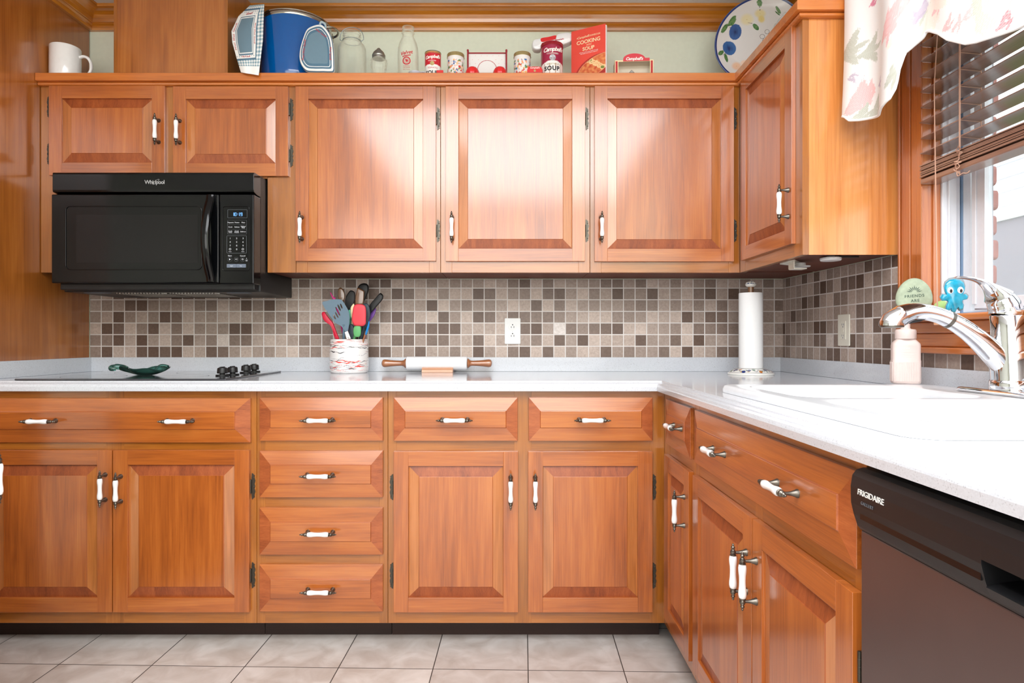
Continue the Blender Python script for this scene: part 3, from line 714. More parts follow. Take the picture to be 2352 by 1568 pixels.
mb.box(1.236, 1.2565, WY0-0.006, WY0, WZ0, WZ1)
sub('jamb', mb, 'trim_z', 0.001)
# casing boards round the opening, each with two raised beads
mb = MB(); ca = YD(1.960)
for (p, q) in ((WY0+0.001, ca), (YD(0.72), WY1-0.001)):
    mb.box(1.209, XR+0.0035, p, q, WZ0, WZ1+0.10)
    w = q-p
    for (f0, f1) in ((0.50, 0.56),): mb.box(1.2060, 1.209, p+w*f0, p+w*f1, WZ0, WZ1+0.10)
    mb.box(1.2045, 1.209, p, p+w*0.20, WZ0, WZ1+0.10); mb.box(1.2030, 1.209, p+w*.93, q, WZ0, WZ1+0.10)
mb.box(1.209, XR+0.0035, WY1, WY0, WZ1+0.012, WZ1+0.11)
struct(mb.build('trim_6', 'trim_z', bevel=0.0015))
# stool and apron below the window
mb = MB()
s0, s1 = YD(0.70), YD(1.972)
mb.box(1.155, 1.2560, s0, s1, Z(0.0480), WZ0-0.0004)
struct(mb.build('trim_7', 'trim_y', bevel=0.005))
mb = MB().box(1.196, XR-0.0005, s0, s1-0.012, Z(0.0155), Z(0.0478)).box(1.203, XR-0.0005, s0, s1-0.012, Z(-0.0240), Z(0.0155)).box(1.193, XR-0.0005, s0, s1-0.012, Z(-0.0420), Z(-0.0240))
struct(mb.build('trim_8', 'trim_y', bevel=0.004))
# ---- outside
struct(MB().box(1.5, 9, -6, 6, -0.3, -0.25).build('ground', 'grass'))
mb = MB(); mb.box(1.345, 1.378, YD(1.835), 0.8, 0, 3.0, 0)
k = 0; zz = 0.86
while zz < 2.6:
    w_ = 0.030 if k % 2 else 0.036
    out = rrect(YD(1.830)-w_, YD(1.830)+0.03, zz, zz+0.056, 0.012, 3)
    mb.prism(out, 1.350, 1.386, 1, axis='x'); k += 1; zz += 0.0705
struct(mb.build('wall_outside', ['mortar', 'brick'], bevel=0))
# the neighbouring screened porch
p = root('porch', 'pale screened porch with white trim seen through the window glass', 'porch', (4.4, YD(3.5), -0.25))
mb = MB().box(-0.10, 0.10, -2.6, 4.5, 0.0, 2.33)
mb.build('wall', 'siding', p)
mb = MB()
for k in range(7): mb.box(-0.13, -0.10, -2.6, 4.5, 2.33+k*0.12, 2.44+k*0.12)
mb.box(-0.14, -0.10, -2.6, 4.5, 1.52, 1.56)
mb.build('eaves', 'vinyl', p)
mb = MB(); ring_y = [(1.02, 1.22, 1.10, 1.42)]
mb.box(-0.14, -0.10, 0.62, 0.70, 1.00, 1.46).box(-0.14, -0.10, 1.45, 1.53, 1.00, 1.46).box(-0.14, -0.10, 0.62, 1.53, 1.40, 1.46).box(-0.14, -0.10, 0.62, 1.53, 0.96, 1.02)
w_ = mb.build('window_surround', 'vinyl', p); MB().box(-0.115, -0.102, 0.70, 1.45, 1.02, 1.40).build('window_glass', 'leafy', p)
# ================================================================== microwave
MX0, MX1 = -1.722, -0.958; MD = 2.397; MBd = 2.464
mc = ((MX0+MX1)/2, YD(2.62), Z(0.181))
mw = root('microwave', 'black over-the-range microwave with digital clock, mounted under the low wall cabinet', 'microwave', mc)
def mx(p): return PX(p, MD)-mc[0]
def mz(p): return PZ(p, MD)-mc[2]
def my(D): return YD(D)-mc[1]
mb = MB().box(mx(0)*0+MX0-mc[0]+0.001, MX1-mc[0]-0.001, my(MBd), -mc[1]-0.001, 0, 0.450, 0)
mb.box(MX0-mc[0]+0.01, MX1-mc[0]-0.01, my(2.43), my(MBd), 0.006, 0.030, 0)
mb.build('housing', 'black_matte', mw, bevel=0.003)
fr = my(MD)
mb = MB(); o_ = [(my(MBd)+0.001, mz(394.5)), (fr+0.012, mz(394.5)), (fr+0.002, mz(396)), (fr, mz(400)), (fr, mz(436)), (fr+0.002, mz(440.7)), (fr+0.030, mz(444)), (my(MBd)+0.001, mz(444))]
mb.prism(o_, MX0-mc[0]+0.004, MX1-mc[0], axis='x'); v_ = mb.build('vent_cover', 'black', mw, bevel=0.0015)
# door with raised lip round the glass
dx0, dx1 = MX0-mc[0], mx(502.3); dz0, dz1 = mz(650), mz(445.8)
mb = MB().box(dx0, dx1, fr, my(MBd)-0.0005, dz0, dz1, 0)
dr = mb.build('door', 'black', mw, bevel=0.004, seg=3)
mb = MB(); rframe(mb, mx(150), mx(464), mz(620), mz(472.5), 0.018, 0.0035, fr-0.0028, fr, 0, 6); mb.build('window_lip', 'black', dr, bevel=0.001)
MB().prism(rrect(mx(175), mx(455), mz(603.5), mz(493), 0.002, 2), fr-0.0008, fr+0.0005).build('window_screen', 'screen', dr)
# bowed handle
pts = []
for k in range(21):
    t = k/20; zz = mz(448)+(mz(648)-mz(448))*t; bow = math.sin(PI*min(max((t-0.04)/0.92, 0), 1))**0.8
    pts.append((mx(485.5)-0.004*bow, fr-0.006-0.038*bow, zz))
mb = MB(); rings = []
for k, (x, y, z) in enumerate(pts):
    w = 0.0145; d_ = 0.0075
    rings.append([(x-w, y+d_, z), (x-w, y-d_*0.4, z), (x-w*0.6, y-d_, z), (x+w*0.6, y-d_, z), (x+w, y-d_*0.4, z), (x+w, y+d_, z)])
mb.loft(rings, 0); mb.build('handle', 'black', dr, bevel=0.001)
# control panel
MB().box(mx(503.6), MX1-mc[0], fr, my(MBd)-0.0005, mz(652), dz1).build('control_panel', 'black', mw, bevel=0.004, seg=3)
cp = mw
mb = MB(); e = fr-0.0006
rframe(mb, mx(510.5), mx(573.5), mz(622), mz(473.5), 0.010, 0.0022, fr-0.003, fr, 0, 5)
mb.build('panel_lip', 'black', mw, bevel=0.0008)
mb = MB()
rframe(mb, mx(522.8), mx(567.8), mz(500.5), mz(481.2), 0.0022, 0.0009, e, fr)
rframe(mb, mx(522.5), mx(567), mz(537.5), mz(505.5), 0.0022, 0.0005, e, fr)
for q in (515.9, 526.6): mb.box(mx(523.5), mx(566), e, fr, mz(q)-0.0002, mz(q)+0.0002)
rframe(mb, mx(521), mx(566.5), mz(581.5), mz(541), 0.0028, 0.0009, e, fr)
for q in (528, 542.8, 557.4):
    c_ = (mx(q), mz(595.5))
    for k in range(20):
        a, b_ = 2*PI*k/20, 2*PI*(k+1)/20
        mb.add([(c_[0]+r*math.cos(t), e, c_[1]+r*math.sin(t)) for r, t in ((0.0082, a), (0.0082, b_), (0.0087, b_), (0.0087, a))], [(0, 1, 2, 3)])
mb.build('button_outlines', 'greyline', mw)
mb = MB().prism(rrect(mx(521), mx(542.6), mz(614.3), mz(606.2), 0.0015, 3), e, fr).prism(rrect(mx(543.0), mx(565), mz(614.3), mz(606.2), 0.0015, 3), e, fr)
mb.build('light_and_fan_keys', 'keypad_grey', mw)
fnm = lambda x, z, d: (x, fr-0.0008-d, z)
k1 = dict(bold=0.0)
it = []
def key(s, px, py, sz=0.0070): it.append((s, mx(px), mz(py), sz))
for s, x, y in (('Popcorn', 530, 511), ('Potato', 544.6, 511), ('Pizza', 559, 511), ('Cook', 529.3, 521.3), ('Reheat', 544.6, 521.3), ('Soften/', 559, 520), ('Melt', 559, 523), ('Cook', 529, 530.7), ('Time', 529, 533.6), ('Cook', 544, 530.7), ('Power', 544, 533.6), ('Defrost', 558.5, 532)): key(s, x, y, 0.0066)
for k, s in enumerate('123456789'): key(s, (528.8, 543.8, 558.4)[k % 3], 547.5+8.3*(k//3), 0.0085)
key('0', 543.8, 572.5, 0.0085)
key('Timer', 528.6, 577.8, 0.0045); key('Clock', 558, 577.8, 0.0045)
key('Start', 528.3, 587.3, 0.0072); key('Cancel', 557.6, 587.5, 0.0072)
key('Light', 532, 610.5, 0.0058); key('Fan', 553.5, 610.5, 0.0058)
key('O', 528.7, 572.3, 0.011); key('O', 558, 572.3, 0.011); key('O', 557.4, 595.5, 0.009); key('+1', 542.8, 595.5, 0.0095); key('4', 566.5, 593.5, 0.006); key('hold', 566.6, 597, 0.004); key('lock', 566.6, 599, 0.004)
for nm_, sl in (('pad_labels', slice(0, 12)), ('digit_labels', slice(12, 24)), ('start_row_labels', slice(24, None))): letters(nm_, it[sl], 'keylabel', mw, fnm)
mb = MB(); c_ = (mx(528), mz(595.5)); mb.add([(c_[0]-0.0025, e, c_[1]-0.0035), (c_[0]-0.0025, e, c_[1]+0.0035), (c_[0]+0.0035, e, c_[1])], [(0, 1, 2)]); mb.build('start_symbol', 'keylabel', mw)
# seven-segment clock reading 10:19
SEG = {'0': 'abcdef', '1': 'bc', '9': 'abcdfg'}
def seg7(mb, ch, x, z, w, h, t, y0, y1):
    q = {'a': (x, x+w, z+h-t, z+h), 'd': (x, x+w, z, z+t), 'g': (x, x+w, z+h/2-t/2, z+h/2+t/2), 'b': (x+w-t, x+w, z+h/2, z+h), 'c': (x+w-t, x+w, z, z+h/2), 'f': (x, x+t, z+h/2, z+h), 'e': (x, x+t, z, z+h/2)}
    for s_ in SEG[ch]: a, b_, c2, d2 = q[s_]; mb.box(a, b_, y0, y1, c2+0.0002, d2-0.0002)
mb = MB(); zc = mz(495.8); h_ = 0.0125; w_ = 0.0066
for ch, px in (('1', 533.5), ('0', 539.0), ('1', 546.5), ('9', 552.6)): seg7(mb, ch, mx(px), zc, w_, h_, 0.0013, fr-0.0010, fr)
for k in (0.30, 0.66): mb.box(mx(545.8), mx(545.8)+0.0014, fr-0.001, fr, zc+h_*k, zc+h_*k+0.0014)
mb.build('clock_digits', 'led', mw)
vz = lambda x, z, d: (x, fr-0.0006-d, z)
letters('maker_logo', [('Whirlpool', mx(355.5), mz(418.5), 0.0205, dict(bold=0.0004, space=0.88))], 'chrome_print', mw, vz)
mb = MB(); n = 40
for k in range(n):
    P = []
    for t, r in ((k, 1), (k+1, 1), (k+1, 0.90), (k, 0.90)):
        a = 2*PI*t/n; x = 0.0180*math.cos(a)*r; z = 0.0052*math.sin(a)*r*(1 if r == 1 else 0.8); an = 0.85
        P.append((mx(358.5)+x*math.cos(an)-z*math.sin(an), fr-0.0009, mz(417.5)+(x*math.sin(an)+z*math.cos(an))*0.75))
    mb.add(P, [(0, 1, 2, 3)])
mb.build('logo_ring', 'chrome_print', mw)
# grease filters and lamp lens underneath
b0 = 0.0
for x0_, x1_ in ((-0.20, -0.01), (0.01, 0.20)):
    mb = MB()
    for k in range(16):
        xa = x0_+(x1_-x0_)*k/16; mb.box(xa, xa+0.004, my(2.70), my(2.50), -0.004, 0.0)
    for k in range(12):
        ya = my(2.70)+(my(2.50)-my(2.70))*k/12; mb.box(x0_, x1_, ya, ya+0.004, -0.004, 0.0)
    mb.build('grease_filter', 'steel', mw)
MB().box(-0.32, -0.24, my(2.53), my(2.49), -0.002, 0.0).build('lamp_lens', 'keypad_grey', mw); MB().box(0.24, 0.32, my(2.53), my(2.49), -0.002, 0.0).build('lamp_lens', 'keypad_grey', mw)
# ================================================================== cooktop
ct = root('cooktop', 'flat black glass electric cooktop set on the worktop', 'cooktop', (-1.3425, YD(2.47), ZC_))
MB().box(-0.3655, 0.3655, -0.271, 0.271, 0.0003, 0.0065).build('glass_top', 'cooktop', ct, bevel=0.002)
mb = MB(); rr = [(-0.18, -0.13, 0.105), (0.14, -0.12, 0.09), (-0.18, 0.14, 0.08), (0.10, 0.14, 0.105)]
for cx, cy, r in rr:
    for k in range(48):
        a, b_ = 2*PI*k/48, 2*PI*(k+1)/48
        mb.add([(cx+q*math.cos(t), cy+q*math.sin(t), 0.0068) for q, t in ((r, a), (r, b_), (r-0.002, b_), (r-0.002, a))], [(0, 1, 2, 3)])
mb.build('burner_rings', 'keypad_grey', ct)
for X, D in ((-1.065, 2.372), (-1.052, 2.43), (-1.057, 2.567), (-1.057, 2.65)):
    mb = MB(); p = (X+1.3425, YD(D)-YD(2.47), 0.0066)
    mb.lathe([(0.0235, 0), (0.0240, 0.002), (0.0235, 0.0045), (0.010, 0.005), (0.010, 0.011)], 28, 0, 'z', p)
    mb.lathe([(0.0175, 0.009), (0.0190, 0.011), (0.0180, 0.026), (0.0165, 0.0295), (0.012, 0.031), (0.001, 0.0312)], 28, 0, 'z', p)
    mb.box(p[0]-0.003, p[0]+0.003, p[1]-0.0185, p[1]+0.015, p[2]+0.028, p[2]+0.034)
    mb.build('knob', 'black_matte', ct)
# teal glass fish-shaped dish
gd = []
cxy = (PX(330, 2.43), YD(2.43)); gz = ZC_+0.0068
mb = MB(); nu, nv = 48, 10
def dishp(u, v):
    a = 2*PI*u; r = v
    L_ = 0.100 if math.cos(a) > 0 else 0.075
    x = L_*r*math.cos(a)+(-0.045*max(0, r-0.65)*(1 if math.cos(a) < -0.6 else 0)); y = 0.055*r*math.sin(a)*(1 if math.cos(a) > -0.5 else 0.8)
    z = 0.004+0.023*r**2.2+0.004*math.sin(5*a+1)*r**3+0.004*r*math.sin(2*a)
    return x, y, z
top = [[dishp(i/nu, 0.02+0.98*j/nv) for i in range(nu)] for j in range(nv+1)]
bot = [[(x*0.97, y*0.97, max(z-0.006, 0.0)) for x, y, z in r] for r in top]
mb.loft(top[::1], 0, True, caps=False); mb.loft(bot, 0, True, caps=False)
o1, o2 = top[-1], bot[-1]; mb.loft([o1, o2], 0, True, caps=False); mb.loft([top[0], bot[0]], 0, True, caps=False)
mb.tube(smooth_path([(-0.066, 0.0, 0.022), (-0.085, 0.012, 0.027), (-0.105, 0.006, 0.031), (-0.118, -0.008, 0.029), (-0.112, -0.018, 0.024), (-0.100, -0.012, 0.025)], 5), [0.011]*12+[0.009]*14, 10)
mb.tube(smooth_path([(0.02, 0.045, 0.018), (0.035, 0.05, 0.032), (0.055, 0.045, 0.034), (0.075, 0.035, 0.030)], 5), 0.0055, 8)
o = mb.build('glass_dish', 'dishglass', loc=(*cxy, gz)); tag(o, 'wavy teal glass dish shaped like a fish lying on the cooktop', 'dish')
# ================================================================== outlets
def plate(mb, w, h): mb.prism(rrect(-w/2, w/2, -h/2, h/2, 0.004, 3), 0, -0.005, 0)
ot = root('wall_outlet', 'white double wall outlet on the mosaic tiles above the rolling pin', 'outlet', (PX(1177.3, CD), -0.0003, PZ(760.2, CD)))
mb = MB(); plate(mb, 0.0705, 0.1150); mb.build('cover_plate', 'plastic_white', ot, bevel=0.0015)
for s_ in (1, -1):
    zc = s_*0.0195
    out = [(0.0172*math.cos(2*PI*k/28), max(-0.0142, min(0.0142, 0.0172*math.sin(2*PI*k/28)))) for k in range(28)]
    mb = MB().prism([(a, zc+b_) for a, b_ in out], -0.004, -0.0064, 0); r = mb.build('receptacle', 'plastic_white', ot, bevel=0.0006)
    mb = MB().box(-0.0070, -0.0048, -0.0068, -0.006, zc-0.0060, zc+0.002).box(0.0048, 0.0070, -0.0068, -0.006, zc-0.0060, zc+0.003)
    mb.prism([(0.0026*math.cos(2*PI*k/12), zc+0.0085+0.0026*math.sin(2*PI*k/12)) for k in range(12)], -0.006, -0.0068); mb.build('slots', 'slot', r)
MB().lathe([(0.0028, -0.005), (0.0022, -0.0062), (0.0005, -0.0065)], 12, 0, 'y').build('screw', 'plastic_white', ot)
ot = root('wall_outlet', 'cream outlet with test buttons on the right wall tiles beside the window', 'outlet', (XR-0.0003, YD(2.307), Z(0.031)), -PI/2)
mb = MB(); plate(mb, 0.0780, 0.1150); mb.build('cover_plate', 'plastic_cream', ot, bevel=0.0015)
mb = MB().prism(rrect(-0.0170, 0.0170, -0.0335, 0.0335, 0.001, 2), -0.004, -0.0068); r = mb.build('receptacle', 'plastic_cream', ot, bevel=0.0006)
MB().box(-0.006, 0.006, -0.0080, -0.0066, 0.001, 0.0055).box(-0.006, 0.006, -0.0080, -0.0066, -0.0055, -0.001).build('test_button', 'plastic_cream', r)
mb = MB()
for s_ in (1, -1):
    zc = s_*0.020; mb.box(-0.0070, -0.0052, -0.0072, -0.0066, zc-0.003, zc+0.004).box(0.0052, 0.0070, -0.0072, -0.0066, zc-0.003, zc+0.004)
    mb.prism([(0.0022*math.cos(2*PI*k/12), zc-0.008+0.0022*math.sin(2*PI*k/12)) for k in range(12)], -0.0066, -0.0072)
mb.build('slots', 'keypad_grey', r)
# ================================================================== under-cabinet fixtures
uzb = uz0+0.004
t = root('cabinet_light', 'white round puck lamp under the right wall cabinet, hanging by its rim', 'lamp', (1.045, YD(2.055), uzb))
MB().lathe([(0.030, -0.0145), (0.032, -0.012), (0.032, -0.006), (0.028, -0.0035), (0.012, -0.003), (0.012, 0)], 32).build('lamp_body', 'plastic_white', t)
MB().box(0.025, 0.085, -0.012, 0.004, -0.005, -0.0001).build('cord_cover', 'black_matte', t)
t = root('can_opener_mount', 'white plastic mounting bracket with a round knob under the right wall cabinet', 'bracket', (0.985, YD(2.17), uzb))
mb = MB().prism([(-0.032, -0.010), (-0.020, -0.035), (0.05, 0.06), (0.03, 0.10), (-0.03, 0.06)], -0.006, -0.0001, axis='z'); mb.build('base_plate', 'plastic_cream', t, bevel=0.001)
MB().box(-0.022, -0.017, -0.03, 0.01, -0.030, -0.006).box(-0.022, 0.022, -0.034, 0.004, -0.032, -0.028).build('arm', 'plastic_cream', t, bevel=0.001)
MB().lathe([(0.030, -0.020), (0.031, -0.018), (0.016, -0.017), (0.016, -0.007), (0.014, -0.006)], 28, 0, 'z', (0.022, 0.012, 0)).build('knob', 'plastic_white', t)
# ================================================================== sink
SX0, SX1, SY0, SY1 = 0.582, 1.164, YD(0.905), YD(1.762); SZ = Z(-0.1255)
sk = root('kitchen_sink', 'white enamel double bowl kitchen sink set into the worktop under the window', 'sink', ((SX0+SX1)/2, (SY0+SY1)/2, ZC_))
sx, sy, sz = sk.location
def rr3(x0, x1, y0, y1, r, z, n=8): return [(a-sx, b_-sy, z-sz) for a, b_ in rrect(x0, x1, y0, y1, r, n)]
mb = MB()
rim = [rr3(SX0, SX1, SY0, SY1, 0.050, ZC_+0.0004), rr3(SX0, SX1, SY0, SY1, 0.050, ZC_+0.010), rr3(SX0+0.004, SX1-0.004, SY0+0.004, SY1-0.004, 0.047, SZ-0.002), rr3(SX0+0.010, SX1-0.010, SY0+0.010, SY1-0.010, 0.042, SZ),
       rr3(SX0+0.020, SX1-0.020, SY0+0.020, SY1-0.020, 0.036, SZ-0.0008)]
mb.loft(rim, 0, True, caps=False)
# deck as a triangulated sheet with two bowl openings
B1 = (0.632, 1.048, YD(1.352), YD(1.722)); B2 = (0.632, 1.048, YD(0.950), YD(1.312))
bm = bmesh.new(); allv = []
def loop(pts):
    vs = [bm.verts.new(p) for p in pts]; es = [bm.edges.new((vs[i], vs[(i+1) % len(vs)])) for i in range(len(vs))]; return vs, es
E = []
zdeck = SZ-0.0008
E += loop(rr3(SX0+0.020, SX1-0.020, SY0+0.020, SY1-0.020, 0.036, zdeck))[1]
for B in (B1, B2): E += loop(rr3(*B, 0.070, zdeck))[1]
res = bmesh.ops.triangle_fill(bm, use_beauty=True, use_dissolve=False, edges=E)
bm.verts.index_update()
def inb(c):
    for B in (B1, B2):
        x, y = c.x+sx, c.y+sy
        if B[0]+0.003 < x < B[1]-0.003 and B[2]+0.003 < y < B[3]-0.003:
            return True
    return False
fs = [[v.index for v in f.verts] for f in bm.faces if not (inb(f.calc_center_median()) and all(any(abs(v.co.x+sx-t) < 0.075 for t in (B1[0], B1[1])) for v in f.verts) and False)]
mb.add([tuple(v.co) for v in bm.verts], fs, 0, True); bm.free()
for B, dep in ((B1, 0.17), (B2, 0.20)):
    x0, x1, y0, y1 = B; R_ = []
    for ins, dz, rad in ((0, 0, 0.070), (0.003, -0.001, 0.068), (0.009, -0.006, 0.064), (0.013, -0.018, 0.060), (0.020, -dep*0.6, 0.056), (0.028, -dep*0.9, 0.05), (0.045, -dep*0.985, 0.04), (0.08, -dep, 0.03), (0.14, -dep-0.003, 0.02)):
        R_.append(rr3(x0+ins, x1-ins, y0+ins, y1-ins, rad, zdeck+dz))
    mb.loft(R_, 0, True, caps=False); mb.add(R_[-1], [tuple(range(len(R_[-1])))], 0)
mb.build('basin', 'sinkwhite', sk, angle=60)
for B in (B1, B2):
    dep = 0.17 if B is B1 else 0.20
    MB().lathe([(0.044, 0), (0.042, 0.0015), (0.030, 0.001), (0.028, -0.003), (0.001, -0.003)], 28, 0, 'z', ((B[0]+B[1])/2-sx, (B[2]+B[3])/2-sy, zdeck-dep-0.001-sz)).build('drain', 'chrome', sk)
# ================================================================== faucet
FX, FDp = 1.118, 1.431; FZ = SZ+0.0002; fs_ = F/FDp
fa = root('faucet', 'chrome single lever kitchen faucet with pull-out spray head at the back of the sink', 'faucet', (FX, YD(FDp), FZ))
def fz(y): return (777.5-y)/fs_+CZ-FZ
def fx(x): return (x-1166)/fs_-FX
mb = MB(); pl = []
for z_, g in ((0, 0), (0.005, 0), (0.0085, -0.003), (0.010, -0.008)):
    pl.append([(a, b_, z_) for a, b_ in rrect(-0.031-g, 0.031+g, -0.128-g, 0.128+g, 0.030+g*0.9, 8)])
mb.loft(pl, 0); mb.build('deck_plate', 'chrome', fa)
mb = MB()
prof = [(0.0400, 0.010), (0.0405, 0.013), (0.0400, 0.024), (0.0385, 0.030), (0.0370, 0.0315), (0.0368, 0.033), (0.0365, 0.060), (0.0345, 0.100), (0.0330, 0.140), (0.0325, fz(726)), (0.0315, fz(724.5)), (0.028, fz(724))]
rings = []
for r, h in prof:
    off = fx(2305)-fx(2310); k = (h-0.01)/(fz(724)-0.01)
    cxx = fx(2321)+(fx(2306)-fx(2321))*k*0.5
    rings.append([(cxx+r*math.cos(2*PI*j/40), r*math.sin(2*PI*j/40), h) for j in range(40)])
mb.loft(rings, 0); mb.build('body', 'chrome', fa)
# spout (path follows the arc of the spout in the plane across the sink)
pa = [(2300, 838, 0.022), (2280, 812, 0.0250), (2252, 784, 0.0232), (2222, 760, 0.0205), (2190, 739.5, 0.0190), (2155, 724, 0.0180), (2122, 716.5, 0.0185), (2092, 717.5, 0.0205), (2068, 725, 0.0235)]
sp = smooth_path([(fx(x), 0.004*0, fz(y)) for x, y, r in pa], 5); rad = []
for i in range(len(pa)-1):
    for k in range(5): rad.append(pa[i][2]+(pa[i+1][2]-pa[i][2])*k/5)
rad.append(pa[-1][2]); cut = 5*5-3
mb = MB(); mb.tube(sp[:cut+1], rad[:cut+1], 24); mb.build('spout', 'chrome', fa)
mb = MB(); mb.tube(sp[cut:], rad[cut:], 24)
rg = [[mb.v[i*24+j] for j in range(24)] for i in range(len(sp)-cut)]
for cxp, czp, rx, ry, tl_ in ((2055, 734, 0.0255, 0.0225, 0.45), (2049, 742, 0.0270, 0.0225, 0.15), (2048.5, 747.5, 0.0275, 0.0225, 0.0)):
    rg.append([(fx(cxp)+rx*math.sin(2*PI*j/24), ry*math.cos(2*PI*j/24), fz(czp)-tl_*rx*math.sin(2*PI*j/24)) for j in range(24)])
mb = MB(); mb.loft(rg, 0); hd = mb.build('spray_head', 'chrome', fa)
mb = MB(); mb.tube(sp[cut-1:cut+1], [rad[cut]+0.0006]*2, 24); mb.build('joint_ring', 'pewter', fa)
mb = MB(); mb.lathe([(0.0255, 0.0), (0.0250, -0.0035), (0.019, -0.005), (0.001, -0.005)], 24, 0, 'z', (fx(2048.5), 0, fz(747.6)), 1.0, 0.82); mb.build('spray_nozzle', 'pewter', hd)
mb = MB(); mb.prism([(fx(2080), fz(729)), (fx(2122), fz(726)), (fx(2134), fz(730)), (fx(2112), fz(738)), (fx(2088), fz(743)), (fx(2079), fz(742))], -0.008, 0.008); mb.build('spray_button', 'black_matte', hd, bevel=0.003)
# lever
pl = [(2309, 726, 0.0315), (2310, 716, 0.0320), (2306, 702, 0.0320), (2298, 688, 0.0285), (2288, 674, 0.0220), (2274, 660, 0.0155), (2256, 648, 0.0115), (2236, 641, 0.0090), (2214, 637.5, 0.0075), (2198, 637, 0.0060), (2193, 638, 0.002)]
sp = smooth_path([(fx(x), 0, fz(y)) for x, y, r in pl], 4); rad = []
for i in range(len(pl)-1):
    for k in range(4): rad.append(pl[i][2]+(pl[i+1][2]-pl[i][2])*k/4)
rad.append(pl[-1][2])
mb = MB(); rings = []
for i, p in enumerate(sp):
    t = (sp[min(i+1, len(sp)-1)]-sp[max(i-1, 0)]).normalized(); n = Vector((0, 1, 0)); b_ = t.cross(n).normalized(); r = rad[i]
    fl = 1.0 if i < 14 else max(0.42, 1-(i-14)*0.06); wd = 1.0 if i < 14 else 1.35
    rings.append([tuple(p+n*math.cos(2*PI*j/24)*r*wd+b_*math.sin(2*PI*j/24)*r*fl) for j in range(24)])
mb.loft(rings, 0); mb.build('lever', 'chrome', fa)
# ================================================================== soap bottle
sbx = (1.112, YD(1.775), SZ+0.0003)
so = root('soap_bottle', 'pale pink pump bottle with ribbed lower half standing behind the sink', 'bottle', sbx, -0.35)
def oct_ring(w, d, c, z):
    return [(a, b_, z) for a, b_ in rrect(-w, w, -d, d, c, 3)]
mb = MB(); H = 0.124
R_ = [oct_ring(0.032, 0.020, 0.009, 0.0), oct_ring(0.0345, 0.0225, 0.010, 0.003), oct_ring(0.0350, 0.0230, 0.010, 0.008), oct_ring(0.0350, 0.0230, 0.010, 0.064), oct_ring(0.0342, 0.0223, 0.010, 0.066), oct_ring(0.0342, 0.0223, 0.010, 0.106), oct_ring(0.033, 0.0215, 0.011, 0.112), oct_ring(0.0275, 0.020, 0.013, 0.119), oct_ring(0.0250, 0.0190, 0.014, 0.1215), oct_ring(0.0245, 0.0190, 0.0145, 0.124)]
mb.loft(R_, 0, True)
for k in range(14):
    x = -0.0265+0.053*k/13; mb.box(x-0.0012, x+0.0012, -0.0240, -0.0229, 0.007, 0.060)
for k in range(6):
    y = -0.014+0.028*k/5; mb.box(-0.0360, -0.0349, y-0.0012, y+0.0012, 0.007, 0.060)
mb.build('bottle_body', 'soap', so)
mb = MB().lathe([(0.0258, 0.1245), (0.0262, 0.126), (0.0262, 0.146), (0.0245, 0.1505), (0.0135, 0.152), (0.0115, 0.154), (0.0115, 0.166)], 32)
mb.build('pump_collar', 'soap', so)
mb = MB().lathe([(0.0085, 0.164), (0.0085, 0.172), (0.0125, 0.1725), (0.0130, 0.176), (0.0130, 0.184), (0.0115, 0.186), (0.001, 0.1865)], 24)
mb.tube([(0, -0.004, 0.180), (0.012, -0.016, 0.180), (0.022, -0.028, 0.1785), (0.026, -0.033, 0.175)], [0.007, 0.006, 0.005, 0.0045], 10); mb.build('pump_head', 'soap', so)
letters('bottle_print', [('natural', -0.004, 0.098, 0.0068, {}), ('-'*22, 0, 0.088, 0.005, {}), ('-'*22, 0, 0.081, 0.005, {}), ('-'*16, 0, 0.075, 0.005, {})], 'soap_print', so, lambda x, z, d: (x, -0.0226-d, z))
# ================================================================== things on the window stool
wz = WZ0
st_ = root('painted_stone', 'flat pale green stone engraved FRIENDS ARE, leaning on the window casing', 'stone', (PX(2099, 1.835), YD(1.835), wz), -0.42)
out = [(0.046*math.cos(a)*(1-0.10*math.sin(a)), 0.0545+0.0545*math.sin(a)) for a in [2*PI*k/40 for k in range(40)]]
out = [(x*(1.0 if z > 0.03 else 0.97), max(z, 0.0015)) for x, z in out]
mb = MB(); mb.pillow(out, 0.000, -0.009, 0, 5, 0.22, 0, 0.05); mb.pillow(out, 0.000, 0.008, 0, 5, 0.22, 0, 0.05)
mb.build('stone_body', 'stone', st_, angle=80)
fn = lambda x, z, d: (x, -0.0093-d, z)
letters('engraved_words', [('FRIENDS', 0, 0.0565, 0.0112, dict(bold=0.0001, space=1.18, ang=0.06)), ('ARE', 0.002, 0.0430, 0.0112, dict(bold=0.0001, space=1.15, ang=0.06))], 'stone_ink', st_, fn)
mb = MB()
for k in range(9):
    a = PI*(0.06+0.88*k/8); l0, l1 = 0.006, 0.020 if k % 2 == 0 else 0.0175
    c_, s_ = math.cos(a), math.sin(a); mb.add([(l0*c_-s_*0.0004, -0.0094, 0.0675+l0*s_+c_*0.0004), (l0*c_+s_*0.0004, -0.0094, 0.0675+l0*s_-c_*0.0004), ((l0+l1)/2*c_+s_*0.0013, -0.0094, 0.0675+(l0+l1)/2*s_-c_*0.0013), (l1*c_, -0.0094, 0.0675+l1*s_), ((l0+l1)/2*c_-s_*0.0013, -0.0094, 0.0675+(l0+l1)/2*s_+c_*0.0013)], [(0, 1, 2, 3, 4)])
mb.build('engraved_fan', 'stone_ink', st_)
o = MB().lathe([(0.0189*math.sin(PI*k/16)+1e-5, 0.0189-0.0189*math.cos(PI*k/16)) for k in range(17)], 28).build('rubber_ball', 'lime', loc=(PX(2163, 1.735), YD(1.735), wz)); tag(o, 'small lime green ball on the window stool between stone and octopus', 'ball')
